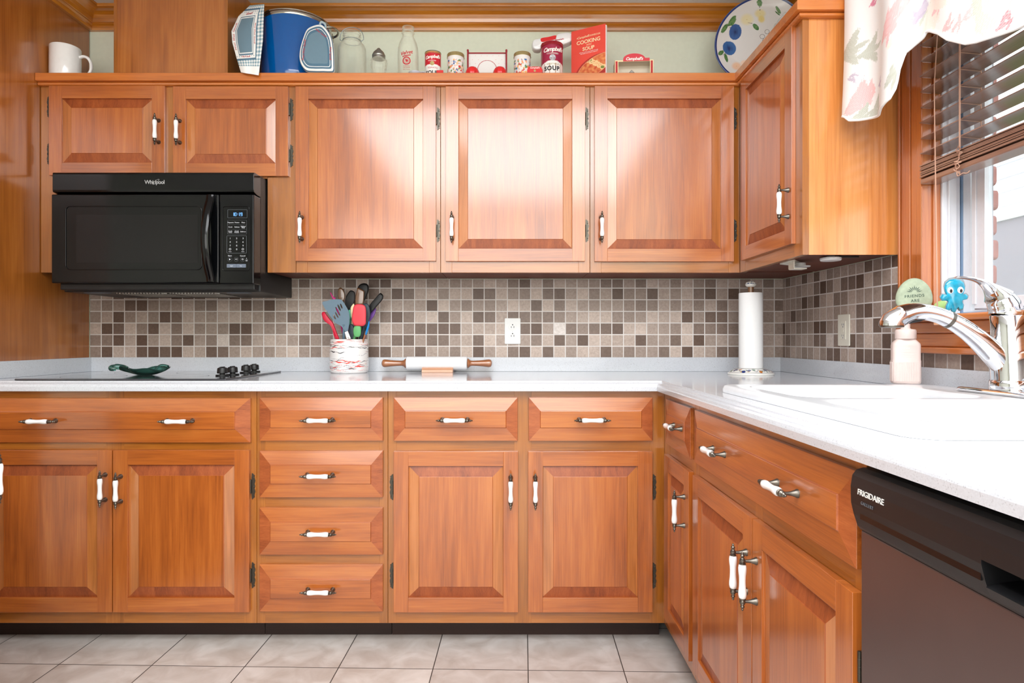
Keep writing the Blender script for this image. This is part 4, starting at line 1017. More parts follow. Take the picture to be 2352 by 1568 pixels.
oc = root('glass_octopus', 'turquoise glass octopus figure with white eyes standing on the window stool', 'figurine', (PX(2192, 1.665), YD(1.665), wz+0.0005), -0.25)
def blob(cx, cz, rx, rz, n=24, ph=0): return [(cx+rx*math.cos(2*PI*k/n+ph), cz+rz*math.sin(2*PI*k/n+ph)) for k in range(n)]
out = [(0.000, 0.090), (0.012, 0.088), (0.021, 0.080), (0.024, 0.068), (0.022, 0.056), (0.019, 0.049), (0.026, 0.050), (0.031, 0.044), (0.029, 0.036), (0.020, 0.034), (0.017, 0.030), (0.021, 0.020), (0.019, 0.009), (0.011, 0.006), (0.008, 0.014), (0.004, 0.008),
       (0.001, 0.001), (-0.006, 0.002), (-0.009, 0.011), (-0.014, 0.004), (-0.020, 0.007), (-0.020, 0.018), (-0.015, 0.030), (-0.019, 0.033), (-0.029, 0.033), (-0.033, 0.041), (-0.029, 0.050), (-0.020, 0.049), (-0.022, 0.056), (-0.024, 0.068), (-0.021, 0.080), (-0.012, 0.088)]
mb = MB(); mb.pillow(out, 0, -0.006, 0, 4, 0.18, 0, 0.045); mb.pillow(out, 0, 0.006, 0, 4, 0.18, 0, 0.045); mb.build('body', 'cyanglass', oc, angle=70)
mb = MB().prism([(x, z) for x, z in out], -0.0012, 0.0012); mb.v = [(x*1.05, y, (z-0.045)*1.05+0.0475) for x, y, z in mb.v]; mb.build('edge_lead', 'wire', oc)
for s_ in (-1, 1):
    e_ = MB().prism(blob(s_*0.0115, 0.060, 0.0068, 0.0085), -0.0055, -0.0075).build('eye', 'porcelain', oc, bevel=0.0006)
    MB().prism(blob(s_*0.0115+0.0012, 0.058, 0.0030, 0.0048, 16), -0.0074, -0.0084).build('pupil', 'blackprint', e_)
# ================================================================== venetian blind
bl = root('venetian_blind', 'brown wooden slat blind half raised in the window over the sink', 'blind', (1.225, (WY0+WY1)/2, Z(0.447)))
bx_, by_, bz_ = bl.location; hl = (WY0-WY1)/2-0.004
def slat_mesh():
    mb = MB(); rings = []
    n = 8; pts = []
    for k in range(n+1):
        t = k/n-0.5; pts.append((t*0.054, -0.0050*t+0.0012*(1-4*t*t)))
    up = [(x, z+0.0014) for x, z in pts]; dn = [(x, z-0.0014) for x, z in reversed(pts)]
    mb.loft([[(x, -hl, z) for x, z in up+dn], [(x, hl, z) for x, z in up+dn]], 0, False); return mb
sm0 = slat_mesh().build('slat', 'blind', bl); zs = [0.534+0.0447*k for k in range(13)]+[0.4975-0.0041*k for k in range(9)]
for k, zr_ in enumerate(zs):
    o = sm0 if k == 0 else sm0.copy()
    if k: C.objects.link(o)
    o.parent = bl; o.location = (0.002*math.sin(k*2.3), 0, Z(zr_)-bz_)
MB().box(-0.027, 0.027, -hl, hl, 0, 0.0150).build('bottom_rail', 'blind', bl, bevel=0.003)
MB().box(-0.028, 0.028, -hl, hl, Z(1.068)-bz_, Z(1.115)-bz_).build('head_rail', 'blind', bl, bevel=0.003)
yl = YD(1459*1.197/(2204-1166))-by_
for s_ in (0, -0.62):
    mb = MB()
    for xx in (-0.029, 0.029): mb.tube([(xx, yl+s_, 0.046), (xx, yl+s_, 0.64)], 0.0011, 6)
    mb.tube([(-0.031, yl+s_-0.006, 0.05), (-0.030, yl+s_-0.006, 0.64)], 0.0011, 6)
    for zr_ in zs[:13]: mb.tube([(-0.029, yl+s_, Z(zr_)-bz_+0.0005), (0.0, yl+s_, Z(zr_)-bz_-0.0023), (0.029, yl+s_, Z(zr_)-bz_-0.0050)], 0.0009, 5)
    mb.build('ladder_cord', 'cord', bl)
random.seed(4)
pts = [(-0.032, yl, 0.062)]
for k in range(34):
    pts.append((-0.034+random.uniform(-0.006, 0.006), yl+random.uniform(-0.016, 0.014)*(1-0.012*k), 0.060-0.0022*k+random.uniform(-0.006, 0.006)))
pts += [(-0.034, yl-0.02, -0.014), (-0.032, yl-0.032, -0.017), (-0.030, yl-0.04, -0.013)]
MB().tube(smooth_path(pts, 4), 0.0012, 6).build('knotted_cord', 'cord', bl)
ya, yb = YD(1.768)-by_, YD(1.795)-by_
mb = MB()
for xx, dy in ((1.210, 0.0), (1.213, 0.005)):
    mb.tube([(xx-bx_-0.014, YD(1.745)-by_+dy, 0.64), (xx-bx_-0.030, YD(1.757)-by_+dy, 0.25), (1.149-bx_, YD(1.697)-by_+dy*.5, Z(0.058)-bz_)], 0.0012, 6)
mb.build('lift_cord', 'cord', bl)
MB().lathe([(0.004, 0.014), (0.0065, 0.011), (0.0095, -0.008), (0.010, -0.014), (0.008, -0.016)], 12, 0, 'z', (1.1485-bx_, YD(1.696)-by_, Z(0.052)-bz_)).build('cord_tassel', 'standwood', bl)
# ================================================================== dishwasher
dwx = 0.527; dwy = (YD(0.956)+YD(0.352))/2
dw = root('dishwasher', 'dishwasher with black control strip and brushed steel door right of the sink cabinet', 'dishwasher', (XF, YD(0.953), 0), -PI/2)
# local x towards the camera (0..0.600), front = -y
Wd = 0.600; fy = -0.014
mb = MB().box(0.004, Wd-0.004, 0.02, 0.60, 0.10, fz1-0.035); mb.box(0.004, Wd-.004, 0.06, 0.6, 0.0, 0.10); mb.build('tub', 'black_deep', dw)
MB().box(0.002, Wd-0.002, fy, 0.019, 0.105, Z(-0.286)).build('door_panel', 'dw_steel', dw, bevel=0.002)
P = [(0.019, Z(-0.286)+0.0005), (fy, Z(-0.286)+0.0005), (fy-0.004, Z(-0.280)), (fy-0.010, Z(-0.262)), (fy-0.014, Z(-0.245)), (fy-0.0145, Z(-0.220)), (fy-0.012, Z(-0.204)), (fy-0.006, Z(-0.196)), (fy+0.004, Z(-0.193)), (0.019, Z(-0.192))]
hx0, hx1 = 0.262, 0.46
mb = MB(); mb.prism(P, 0.0, hx0, axis='x'); mb.prism(P, hx1, Wd, axis='x')
# middle piece with the hand pocket scooped out
Pu = [(0.019, Z(-0.240)), (fy-0.0145, Z(-0.240)), (fy-0.0145, Z(-0.220)), (fy-0.012, Z(-0.204)), (fy-0.006, Z(-0.196)), (fy+0.004, Z(-0.193)), (0.019, Z(-0.192))]
Pl = [(0.019, Z(-0.286)+0.0005), (fy, Z(-0.286)+0.0005), (fy-0.004, Z(-0.280)), (fy-0.009, Z(-0.270)), (fy+0.004, Z(-0.266)), (0.019, Z(-0.262))]
mb.prism(Pu, hx0, hx1, axis='x'); mb.prism(Pl, hx0, hx1, axis='x')
cpn = mb.build('control_strip', 'black_matte', dw, bevel=0.0012)
MB().box(hx0, hx1, 0.015, 0.0195, Z(-0.268), Z(-0.236)).build('handle_pocket', 'black_deep', dw)
MB().box(0.02, hx0-0.004, fy-0.0105-0.0008, fy-0.009, Z(-0.2645), Z(-0.2530)).build('display_window', 'screen', dw)
fd = lambda x, z, d: (x, fy-0.0150-d-max(0, (Z(-0.235)-z))*0.0, z)
letters('maker_name', [('FRIGIDAIRE', 0.052, Z(-0.2245), 0.0135, dict(bold=0.0, shear=0.1, space=0.95, sy=0.9))], 'whiteprint', dw, fd)
letters('series_name', [('GALLERY', 0.044, Z(-0.2390), 0.0066, dict(bold=0.0, space=1.25))], 'greyline', dw, fd)
# ================================================================== worktop things
def ellv(x, z, cx, cz, a, b, ang=0.0):
    c, s = math.cos(ang), math.sin(ang); dx_, dz_ = x-cx, z-cz
    return math.hypot((dx_*c+dz_*s)/a, (-dx_*s+dz_*c)/b)
def mixc(a, b, t): t = max(0, min(1, t)); return tuple(p+(q-p)*t for p, q in zip(a, b))
from mathutils import noise as MN
def nzv(x, y, z=0.0): return MN.noise(Vector((x, y, z)))
# rolling pin
RD = 2.75; rs = F/RD
rp = root('rolling_pin', 'white marble rolling pin with wooden handles against the upstand', 'rolling pin', (PX(1003.5, RD), YD(RD), PZ(834, RD)))
M['marble'] = mat('white_marble', rgb(240, 240, 242), 0.25, coat=0.3, noise=(18, 0.05))
MB().lathe([(0.001, -0.1310), (0.0265, -0.1310), (0.0290, -0.1285), (0.0292, -0.12), (0.0292, 0.12), (0.0290, 0.1285), (0.0265, 0.1310), (0.001, 0.1310)], 40, 0, 'x').build('roller', 'marble', rp)
for s in (-1, 1):
    q = [(0.006, 0.1312), (0.0195, 0.1325), (0.0205, 0.1350), (0.0195, 0.138), (0.0150, 0.1420), (0.0118, 0.148), (0.0112, 0.155), (0.0120, 0.175), (0.0140, 0.200), (0.0165, 0.218), (0.0172, 0.226), (0.0150, 0.2335), (0.0085, 0.238), (0.0005, 0.2388)]
    MB().lathe([(r, s*h) for r, h in q], 28, 0, 'x').build('handle', 'pinwood', rp)
rc = rp.location
t = root('rolling_pin_stand', 'small pale wooden cradle under the marble rolling pin', 'stand', (PX(1006.5, RD), rc.y, ZC_+0.0003))
zt_ = rc.z-ZC_
mb = MB(); mb.box(-0.0665, 0.0665, -0.040, 0.034, 0, 0.0085)
for s in (-1, 1): mb.prism([(s*0.040, 0.0085), (s*0.040, 0.0110), (s*0.026, 0.0215), (s*0.0235, 0.0200), (s*0.012, 0.0085)], -0.0665, 0.0665, axis='x')
mb.build('cradle', 'standwood', t, bevel=0.0008)
# paper towel holder
ph = root('paper_towel_holder', 'upright ceramic paper towel holder with flower painted base in the corner', 'paper towel holder', (0.9875, YD(2.58), ZC_+0.0003))
bprof = [(0.0895, 0.0), (0.0905, 0.003), (0.0890, 0.007), (0.0865, 0.0085), (0.0845, 0.0095), (0.078, 0.0155), (0.066, 0.0205), (0.055, 0.0235), (0.047, 0.0250), (0.012, 0.0255)]
white = rgb(238, 236, 230)
def radial(prof, u, v):
    k = v*(len(prof)-1); i = min(int(k), len(prof)-2); f = k-i; r = prof[i][0]+(prof[i+1][0]-prof[i][0])*f; h = prof[i][1]+(prof[i+1][1]-prof[i][1])*f
    a = 2*PI*u; return (r*math.cos(a), r*math.sin(a), h)
random.seed(11)
fl = []
for k in range(22):
    a = k/22+random.uniform(-0.01, 0.01)
    fl.append((a, 0.62+0.10*math.sin(k*2.1), random.choice([rgb(34, 52, 120), rgb(34, 52, 120), rgb(200, 120, 50), rgb(190, 60, 50), rgb(70, 120, 90), rgb(60, 100, 150)]), 0.011+random.random()*0.006))
for k in range(44): fl.append((k/44+random.uniform(-.008, .008), 0.50+0.26*random.random(), random.choice([rgb(40, 60, 110), rgb(60, 110, 80), rgb(60, 110, 80), rgb(210, 160, 60)]), 0.006))
def pcol(u, v):
    if 0.43 < v < 0.455: return rgb(40, 60, 110)
    for a, vv, c, r in fl:
        du = abs(u-a); du = min(du, 1-du)
        if math.hypot(du, (v-vv)*0.16) < r: return c
    if abs((v-0.62)-0.09*math.sin(u*2*PI*16)) < 0.015 and v > .46: return rgb(70, 90, 110)
    return white
pgrid('base', 200, 45, lambda u, v: radial(bprof, u, v), pcol, 'ceramic', ph, wrap=True)
MB().lathe([(0.0185, 0.0262), (0.0462, 0.0262), (0.0466, 0.028), (0.0466, 0.328), (0.0455, 0.330), (0.0185, 0.330)], 48).build('paper_roll', 'paper', ph)
MB().lathe([(0.0120, 0.0255), (0.0120, 0.352), (0.0125, 0.355), (0.001, 0.355)], 20).build('post', 'spoonwood', ph)
kp = [(0.0120, 0.354), (0.0175, 0.3565), (0.0215, 0.362), (0.0218, 0.366), (0.0190, 0.373), (0.0120, 0.3785), (0.0005, 0.3805)]
random.seed(5); kd = [(random.random(), random.uniform(0.5, 0.95), random.choice([rgb(40, 60, 110), rgb(60, 110, 80), rgb(60, 70, 110)])) for _ in range(26)]
pgrid('knob', 60, 24, lambda u, v: radial(kp, u, v), lambda u, v: next((c for a, vv, c in kd if min(abs(u-a), 1-abs(u-a)) < 0.018 and abs(v-vv) < 0.04), rgb(40, 60, 110) if 0.47 < v < 0.51 else white), 'ceramic', ph, wrap=True)
# crock
ck = root('utensil_crock', 'white ceramic utensil crock with red and black marbled streaks', 'crock', (PX(802, 2.715), YD(2.715), ZC_+0.0003))
cprof = [(0.0745, 0.0), (0.0775, 0.003), (0.0800, 0.010), (0.0812, 0.030), (0.0818, 0.060), (0.0815, 0.090), (0.0800, 0.115), (0.0785, 0.132), (0.0780, 0.140), (0.0765, 0.1425), (0.0745, 0.1415), (0.0735, 0.13), (0.0735, 0.02)]
random.seed(33); streaks = []
for k in range(92):
    kind = random.random(); c = rgb(58, 58, 68) if kind < 0.42 else (rgb(224, 66, 58) if kind < 0.68 else (rgb(214, 150, 158) if kind < 0.85 else rgb(140, 130, 140)))
    streaks.append((random.random(), random.uniform(0.05, 0.90), random.uniform(0.05, 0.20), random.uniform(0.0022, 0.0075) if kind < 0.85 else 0.0025, c, random.uniform(-0.16, 0.16), random.uniform(0, 6)))
for u0, v0, t0, c0 in ((0.70, 0.80, 0.022, rgb(226, 72, 64)), (0.78, 0.90, 0.016, rgb(226, 72, 64)), (0.80, 0.28, 0.010, rgb(60, 60, 70)), (0.86, 0.33, 0.012, rgb(226, 72, 64))): streaks.append((u0, v0, 0.07, t0, c0, 0.05, 1.0))
def ccol(u, v):
    h = v/0.72   # share of the outside wall
    c = rgb(240, 236, 234)
    if h > 1.06: return rgb(190, 182, 178)
    for u0, v0, L_, t_, cc, sl, ph_2 in streaks:
        du = (u-u0+0.5) % 1-0.5
        if abs(du) < L_:
            taper = (1-(du/L_)**2); w_ = t_*taper*(1+0.5*math.sin(du*70+ph_2)); y_ = v0+sl*du+0.012*math.sin(du*32+ph_2)+0.006*math.sin(du*90+ph_2*2)
            if abs(h-y_) < w_: c = cc
    return c
pgrid('crock_body', 300, 260, lambda u, v: radial(cprof, u, v), ccol, 'ceramic', ck, wrap=True)
MB().lathe([(0.0745, 0.0005), (0.0735, 0.02), (0.001, 0.02)], 32, caps=False).build('crock_floor', 'porcelain', ck)
def holed(out, holes, y0, y1):
    """flat plate with real slots through it"""
    bm = bmesh.new(); E = []
    loops = [out]+holes
    for L_ in loops:
        vs = [bm.verts.new((x, 0, z)) for x, z in L_]; E += [bm.edges.new((vs[i], vs[(i+1) % len(vs)])) for i in range(len(vs))]
    bmesh.ops.triangle_fill(bm, use_beauty=True, edges=E); bm.verts.index_update()
    V = [tuple(v.co) for v in bm.verts]; Fc = [[v.index for v in f.verts] for f in bm.faces]; bm.free()
    mb = MB(); mb.add([(x, y0, z) for x, y, z in V], Fc); mb.add([(x, y1, z) for x, y, z in V], [f[::-1] for f in Fc])
    for L_ in loops:
        n = len(L_); mb.add([(x, y0, z) for x, z in L_]+[(x, y1, z) for x, z in L_], [(i, (i+1) % n, n+(i+1) % n, n+i) for i in range(n)])
    return mb
def smooth_out(pts, n=4):
    P = [Vector((a, b, 0)) for a, b in pts]; N_ = len(P); out = []
    for i in range(N_):
        p0, p1, p2, p3 = P[i-1], P[i], P[(i+1) % N_], P[(i+2) % N_]
        for k in range(n):
            t = k/n; q = 0.5*((2*p1)+(p2-p0)*t+(2*p0-5*p1+4*p2-p3)*t*t+(3*p1-p0-3*p2+p3)*t**3); out.append((q.x, q.y))
    return out
def Q(zx, zy, D): return PX(700+zx/5.2267, D), PZ(600+zy/5.2267, D)
CXC, CYC = ck.location.x, ck.location.y
def utensil(name, label, D, head, m, foot=None, neck=None, thick=0.004, curve=0.0, r=0.0045, hm=None, holes=None, cat='utensil', sm=True, group='kitchen tools in the crock'):
    """head: outline in crop units; neck: point where the shaft starts; foot: x offset of its lower end in the crock"""
    pts = [Q(a, b, D) for a, b in head]; pts = smooth_out(pts) if sm else pts
    hx, hz = Q(*neck, D); bx0 = CXC+(foot or 0.0); by0 = CYC+(D < 2.70)*(-0.02)+(D >= 2.70)*0.02
    y = YD(D); t = root(name, label, cat, (bx0, by0, ZC_+0.024), group=group)
    L0 = t.location
    if holes: mb = holed([(a, b) for a, b in pts], [[Q(a, b, D) for a, b in h] for h in holes], y-thick/2, y+thick/2)
    else:
        mb = MB(); cx = sum(a for a, b in pts)/len(pts); cz = sum(b for a, b in pts)/len(pts)
        mb.pillow(pts, y, y-thick, 0, 4, 0.22, cx, cz); mb.pillow(pts, y, y+thick*0.6, 0, 3, 0.15, cx, cz)
    mb.v = [(a-L0.x, b-L0.y+curve*((c-L0.z)-(hz-L0.z))**2, c-L0.z) for a, b, c in mb.v]
    mb.build('head', m, t, angle=60)
    top = Vector((hx-L0.x, y-L0.y, hz-L0.z+0.012)); base_ = Vector((0, 0, 0.004))
    path = [base_+(top-base_)*k/8 for k in range(9)]
    MB().tube(path, [r]*9, 10).build('shaft', hm or m, t)
    return t
def slot(cx, cy, l, w, a):
    return [(cx+l*math.cos(2*PI*k/14)*math.cos(a)-w*math.sin(2*PI*k/14)*math.sin(a), cy+l*math.cos(2*PI*k/14)*math.sin(a)+w*math.sin(2*PI*k/14)*math.cos(a)) for k in range(14)]
utensil('slotted_turner', 'slate grey slotted turner leaning left in the crock', 2.645, [(212, 492), (270, 474), (330, 458), (400, 455), (445, 465), (490, 530), (530, 610), (538, 700), (528, 790), (515, 835), (490, 848), (460, 800), (420, 765), (370, 742), (330, 690), (280, 620), (240, 560)], 'greytool', -0.02, (470, 790),
        0.0035, 0.0, 0.0055, 'greytool', [slot(357, 667, 34, 11, 1.05), slot(386, 645, 40, 10, 1.05), slot(398, 600, 62, 12, 1.1), slot(414, 557, 42, 11, 1.15), slot(440, 538, 33, 10, 1.2)])
utensil('spoon_spatula', 'crimson silicone spoon spatula at the left edge of the crock', 2.66, [(203, 622), (235, 603), (262, 640), (300, 690), (340, 735), (365, 800), (395, 880), (415, 935), (370, 935), (345, 840), (310, 770), (255, 730), (220, 690)], 'crimsontool', 0.0, (372, 900), 0.006, r=0.006)
utensil('straw', 'thin magenta stick with pointed tip poking up behind the slate turner', 2.74, [(303, 372), (315, 376), (330, 400), (365, 455), (370, 480), (350, 475), (322, 420)], 'magenta', 0.0, (358, 466), 0.003, r=0.003)
utensil('wooden_spoon', 'dark wooden spoon at the back left of the crock', 2.765, [(402, 340), (425, 315), (455, 330), (478, 380), (480, 440), (460, 490), (430, 480), (402, 430)], 'spoonwood', 0.0, (445, 470), 0.004, r=0.005)
utensil('solid_turner', 'wide black nylon turner behind the slate turner', 2.755, [(490, 440), (520, 380), (545, 350), (575, 352), (602, 380), (600, 460), (580, 540), (555, 610), (520, 590), (485, 520)], 'blacktool', 0.0, (545, 590), 0.003, r=0.005)
utensil('ladle', 'big black nylon spoon, tallest tool in the crock', 2.74, [(632, 330), (655, 285), (690, 265), (735, 265), (765, 292), (768, 345), (750, 410), (722, 465), (700, 480), (670, 440), (640, 390)], 'blacktool', 0.01, (705, 460), 0.010, r=0.005)
utensil('wooden_handle_brush', 'tool with flat brown wooden handle in front of the big black spoon', 2.70, [(628, 322), (648, 315), (690, 338), (716, 358), (712, 440), (702, 525), (655, 530), (608, 520), (612, 420)], 'spoonwood', 0.01, (655, 500), 0.005, r=0.005, sm=False)
utensil('black_handled_tool', 'tool with plain black handle leaning right out of the crock', 2.72, [(770, 545), (800, 495), (850, 440), (890, 392), (912, 380), (935, 398), (943, 425), (930, 465), (880, 525), (830, 580), (795, 618), (775, 600)], 'blacktool', 0.02, (800, 590), 0.007, r=0.005)
utensil('purple_spatula', 'purple silicone spatula at the right side of the crock', 2.735, [(852, 560), (856, 585), (835, 650), (800, 700), (775, 722), (778, 660), (800, 610), (830, 580)], 'purple', 0.03, (785, 700), 0.004, r=0.004)
utensil('serving_spoon', 'charcoal silicone spoon right of the red spatula', 2.685, [(700, 520), (735, 502), (765, 520), (783, 570), (787, 650), (770, 720), (745, 790), (725, 800), (700, 770), (690, 700), (690, 600)], 'darktool', 0.02, (725, 770), 0.006, r=0.0075)
utensil('mint_whisk', 'mint green handled tool between the slate turner and the red spatula', 2.70, [(522, 600), (535, 580), (552, 590), (558, 640), (552, 690), (538, 700), (526, 650)], 'mint', 0.0, (541, 680), 0.004, r=0.0035)
utensil('purple_scraper', 'violet scraper tucked right behind the slate turner', 2.705, [(520, 690), (535, 668), (545, 700), (542, 740), (528, 775), (515, 750)], 'purple', 0.0, (528, 750), 0.003, r=0.003)
utensil('beige_spatula', 'cream coloured spatula half hidden behind the red spatula', 2.69, [(552, 560), (570, 525), (592, 510), (595, 600), (580, 700), (562, 690), (552, 630)], 'creamprint', 0.0, (575, 690), 0.003, r=0.0035)
utensil('navy_spoon', 'dark navy spoon standing low in the middle of the crock', 2.675, [(530, 790), (550, 750), (585, 770), (600, 830), (600, 900), (580, 940), (545, 930), (530, 870)], 'darktool', 0.0, (565, 900), 0.006, r=0.005)
rt = utensil('red_spatula', 'coral red silicone spatula with clear green handle in the crock', 2.64, [(566, 700), (572, 620), (585, 545), (610, 518), (655, 512), (700, 520), (728, 545), (737, 600), (736, 700), (733, 748), (705, 775), (650, 778), (600, 772), (578, 745)], 'redtool', 0.0, (640, 760), 0.006, r=0.0055, hm='greentool')
L0 = rt.location
gp = [Q(a, b, 2.64) for a, b in [(592, 790), (610, 775), (665, 778), (676, 810), (674, 870), (655, 905), (605, 905), (586, 870), (584, 820)]]
mb = MB().pillow(smooth_out([(a-L0.x, b-L0.z) for a, b in gp]), YD(2.64)-L0.y, YD(2.64)-L0.y-0.006, 0, 3, 0.2); mb.build('grip', 'greentool', rt)
utensil('blue_brush', 'tool with bright blue tip and wooden stem at the right of the crock', 2.67, [(768, 718), (778, 725), (776, 780), (758, 840), (742, 882), (724, 878), (734, 830), (752, 770)], 'bluetool', 0.03, (738, 870), 0.005, r=0.0045, hm='pinwood')
tg = root('paper_tag', 'small white care tag hanging at the front of the utensil crock', 'tag', (Q(520, 900, 2.633)[0], YD(2.633), Q(520, 930, 2.633)[1]))
a = [Q(x, y, 2.633) for x, y in ((480, 852), (516, 836), (553, 928), (505, 934))]
MB().prism([(x-tg.location.x, z-tg.location.z) for x, z in a], -0.0006, 0.0006).build('tag_card', 'whiteprint', tg)
letters('tag_print', [('100', 0.001, 0.004, 0.006, dict(ang=-0.3))], 'blackprint', tg, lambda x, z, d: (x, -0.0009-d, z))
# ================================================================== things on the shelf above the cabinets
SHZ = Z(1.0448)
def sh(px, D): return (PX(px, D), YD(D), SHZ)
def hgt(py, D): return PZ(py, D)-SHZ
def wrap_fn(r): return lambda x, z, d: ((r+0.0004+d)*math.sin(x/r), -(r+0.0004+d)*math.cos(x/r), z)
# mug
D = 2.585; r_ = 0.0555; h = 0.138
t = root('mug', 'large white mug in the alcove left of the duct cover', 'mug', sh(150, D), 0.12)
MB().lathe([(0.048, 0), (0.053, 0.002), (r_, 0.010), (r_, h-0.004), (r_-0.0008, h-0.001), (r_-0.002, h), (r_-0.0042, h-0.003), (r_-0.0045, 0.012), (0.001, 0.010)], 48).build('cup', 'porcelain', t)
MB().tube(smooth_path([(0.052, 0, 0.100), (0.070, 0, 0.106), (0.088, 0, 0.098), (0.098, 0, 0.075), (0.096, 0, 0.048), (0.080, 0, 0.026), (0.052, 0, 0.020)], 6), 0.0075, 14, flat=0.8).build('handle', 'porcelain', t)
# stockpot
D = 2.668; pr_ = 0.141; ph_ = 0.268
t = root('stockpot', 'large blue enamel stockpot with steel rim beside the duct cover', 'pot', sh(679, D))
MB().lathe([(0.120, 0), (0.134, 0.004), (pr_-0.001, 0.016), (pr_, 0.03), (pr_, ph_-0.018)], 72, caps=False).build('pot_body', 'pot_blue', t)
MB().lathe([(pr_, ph_-0.0185), (pr_+0.0015, ph_-0.016), (pr_+0.001, ph_-0.006), (pr_+0.004, ph_-0.004), (pr_+0.0045, ph_), (pr_+0.001, ph_+0.002), (pr_-0.004, ph_-0.001), (pr_-0.004, 0.01), (0.001, 0.01)], 72, caps=False).build('rim', 'nickel_rim', t)
for s in (1, -1):
    mb = MB(); P = []
    for k in range(15):
        a = PI*k/14; P.append((s*(pr_+0.002+0.034*math.sin(a)), -0.045*math.cos(a), ph_-0.028+0.006*math.sin(a)))
    mb.tube(smooth_path(P, 2), 0.0048, 10); mb.box(min(s*pr_, s*(pr_+.004)), max(s*pr_, s*(pr_+.004)), -0.055, -0.035, ph_-0.045, ph_-0.015).box(min(s*pr_, s*(pr_+.004)), max(s*pr_, s*(pr_+.004)), 0.035, 0.055, ph_-0.045, ph_-0.015)
    mb.build('side_handle', 'nickel_rim', t)
# dish towel
Lp = [(0, 574, 13, 2.575), (0.14, 548, 38, 2.555), (0.35, 532, 72, 2.535), (0.52, 534, 98, 2.52), (0.75, 545, 138, 2.50), (1, 554, 166.5, 2.488)]
Rp = [(0, 607, 10, 2.535), (0.14, 606, 30, 2.522), (0.35, 605, 62, 2.515), (0.52, 604, 92, 2.508), (0.75, 599, 134, 2.497), (1, 594, 173, 2.484)]
tw = root('dish_towel', 'blue checked dish towel with printed panel draped over the left side of the blue pot', 'towel', (PX(575, 2.5), YD(2.5), Z(1.0448)+0.001))
tl = tw.location
def lerp4(T, v):
    return tuple(interp([(q[0], q[i]) for q in T], v) for i in (1, 2, 3))
def tpos(u, v):
    a = lerp4(Lp, v); b = lerp4(Rp, v); x = a[0]+(b[0]-a[0])*u; y = a[1]+(b[1]-a[1])*u; D = a[2]+(b[2]-a[2])*u
    D += -0.006*math.sin(u*PI)*(0.5+v)+0.004*math.sin(u*9+v*3)*v
    return (PX(x, D)-tl.x, YD(D)-tl.y, PZ(y, D)-tl.z)
blu = rgb(112, 150, 166); dbl = rgb(84, 116, 138); wt = rgb(240, 240, 238); panel = rgb(108, 134, 150)
def check(u, v, nu, nv):
    a = (u*nu) % 1 < 0.5; b = (v*nv) % 1 < 0.5
    return blu if (a and b) else (mixc(blu, wt, 0.5) if (a or b) else wt)
def tcol(u, v):
    if v > 0.87: return wt
    if u > 0.80 or v > 0.76 or v < 0.05: return check(u, v, 9, 20)
    if 0.15 < u < 0.66 and 0.17 < v < 0.68:
        return panel if (0.17 < u < 0.64 and 0.185 < v < 0.665) else wt
    if 0.125 < u < 0.685 and 0.155 < v < 0.695: return dbl
    if u > 0.775 or v > 0.735 or v < 0.075: return dbl
    if abs(((u*12) % 1)-0.5) < 0.13 and abs(((v*26) % 1)-0.5) < 0.15 and (v < 0.14 or v > 0.70): return dbl
    return wt
pgrid('cloth', 90, 150, tpos, tcol, 'cloth', tw, solid=0.0025)
def tfn(x, z, d):
    # x, z in towel fractions
    p = Vector(tpos(max(0, min(1, x)), max(0, min(1, z)))); return (p.x, p.y-0.0022-d, p.z)
letters('red_lettering', [("M'm!  M'm!  Good!", 0.070, 0.43, 0.050, dict(ang=-PI/2, sy=-1.7)), ("M'm! M'm! Good!", 0.733, 0.42, 0.040, dict(ang=PI/2, sy=-1.6)), ("M'm! Good!", 0.40, 0.715, 0.07, dict(sy=-0.45)), ("Good!", 0.40, 0.12, 0.10, dict(sy=-0.45))], 'redprint', tw, tfn)
# pot holder
D = 2.498
po = root('pot_holder', 'rounded quilted pot holder with blue printed panel hanging on the right of the blue pot', 'pot holder', (PX(728, D), YD(D), SHZ+0.0005))
pl_ = po.location
hp = [(738, 57), (722, 59), (706, 68), (697, 88), (690, 112), (688, 135), (693, 152), (704, 164), (722, 166.5), (745, 166.5), (766, 166.5), (768, 150), (767, 120), (764, 95), (758, 78), (748, 64)]
out = smooth_out([(PX(a, D)-pl_.x, PZ(b, D)-pl_.z) for a, b in hp], 5)
out = [(a, max(b, 0.0)) for a, b in out]; cxh, czh = 0.0, 0.090
def hring(f, y): return [(cxh+(a-cxh)*f, y, czh+(b-czh)*f) for a, b in out]
mb = MB(); R = [(1.0, 0.006, 1), (1.0, -0.002, 0), (0.965, -0.007, 2), (0.88, -0.010, 0), (0.80, -0.0105, 2), (0.775, -0.0107, 0), (0.66, -0.0115, 2), (0.64, -0.0115, 3), (0.3, -0.013, 3), (0.02, -0.0135, 3)]
for (f0, y0, m0), (f1, y1, m1) in zip(R, R[1:]): mb.loft([hring(f0, y0), hring(f1, y1)], m1, True, caps=False)
mb.add(hring(1.0, 0.006), [tuple(range(len(out)))], 0); mb.add(hring(0.02, -0.0135), [tuple(range(len(out)))], 3)
M['cloth_white'] = mat('cloth_white', wt, 0.9); M['cloth_blue'] = mat('cloth_blue', dbl, 0.9); M['cloth_lblue'] = mat('cloth_light_blue', mixc(blu, wt, 0.3), 0.9); M['cloth_panel'] = mat('cloth_panel', panel, 0.9)
mb.build('quilted_pad', ['cloth_white', 'cloth_lblue', 'cloth_blue', 'cloth_panel'], po, angle=70)
MB().tube(smooth_path([(0.012, -0.004, hgt(60, D)), (0.020, -0.010, hgt(54, D)), (0.034, -0.004, hgt(58, D)), (0.030, 0.004, hgt(68, D)), (0.016, 0.000, hgt(66, D))], 5), 0.0042, 8).build('hanging_loop', 'cloth_lblue', po)
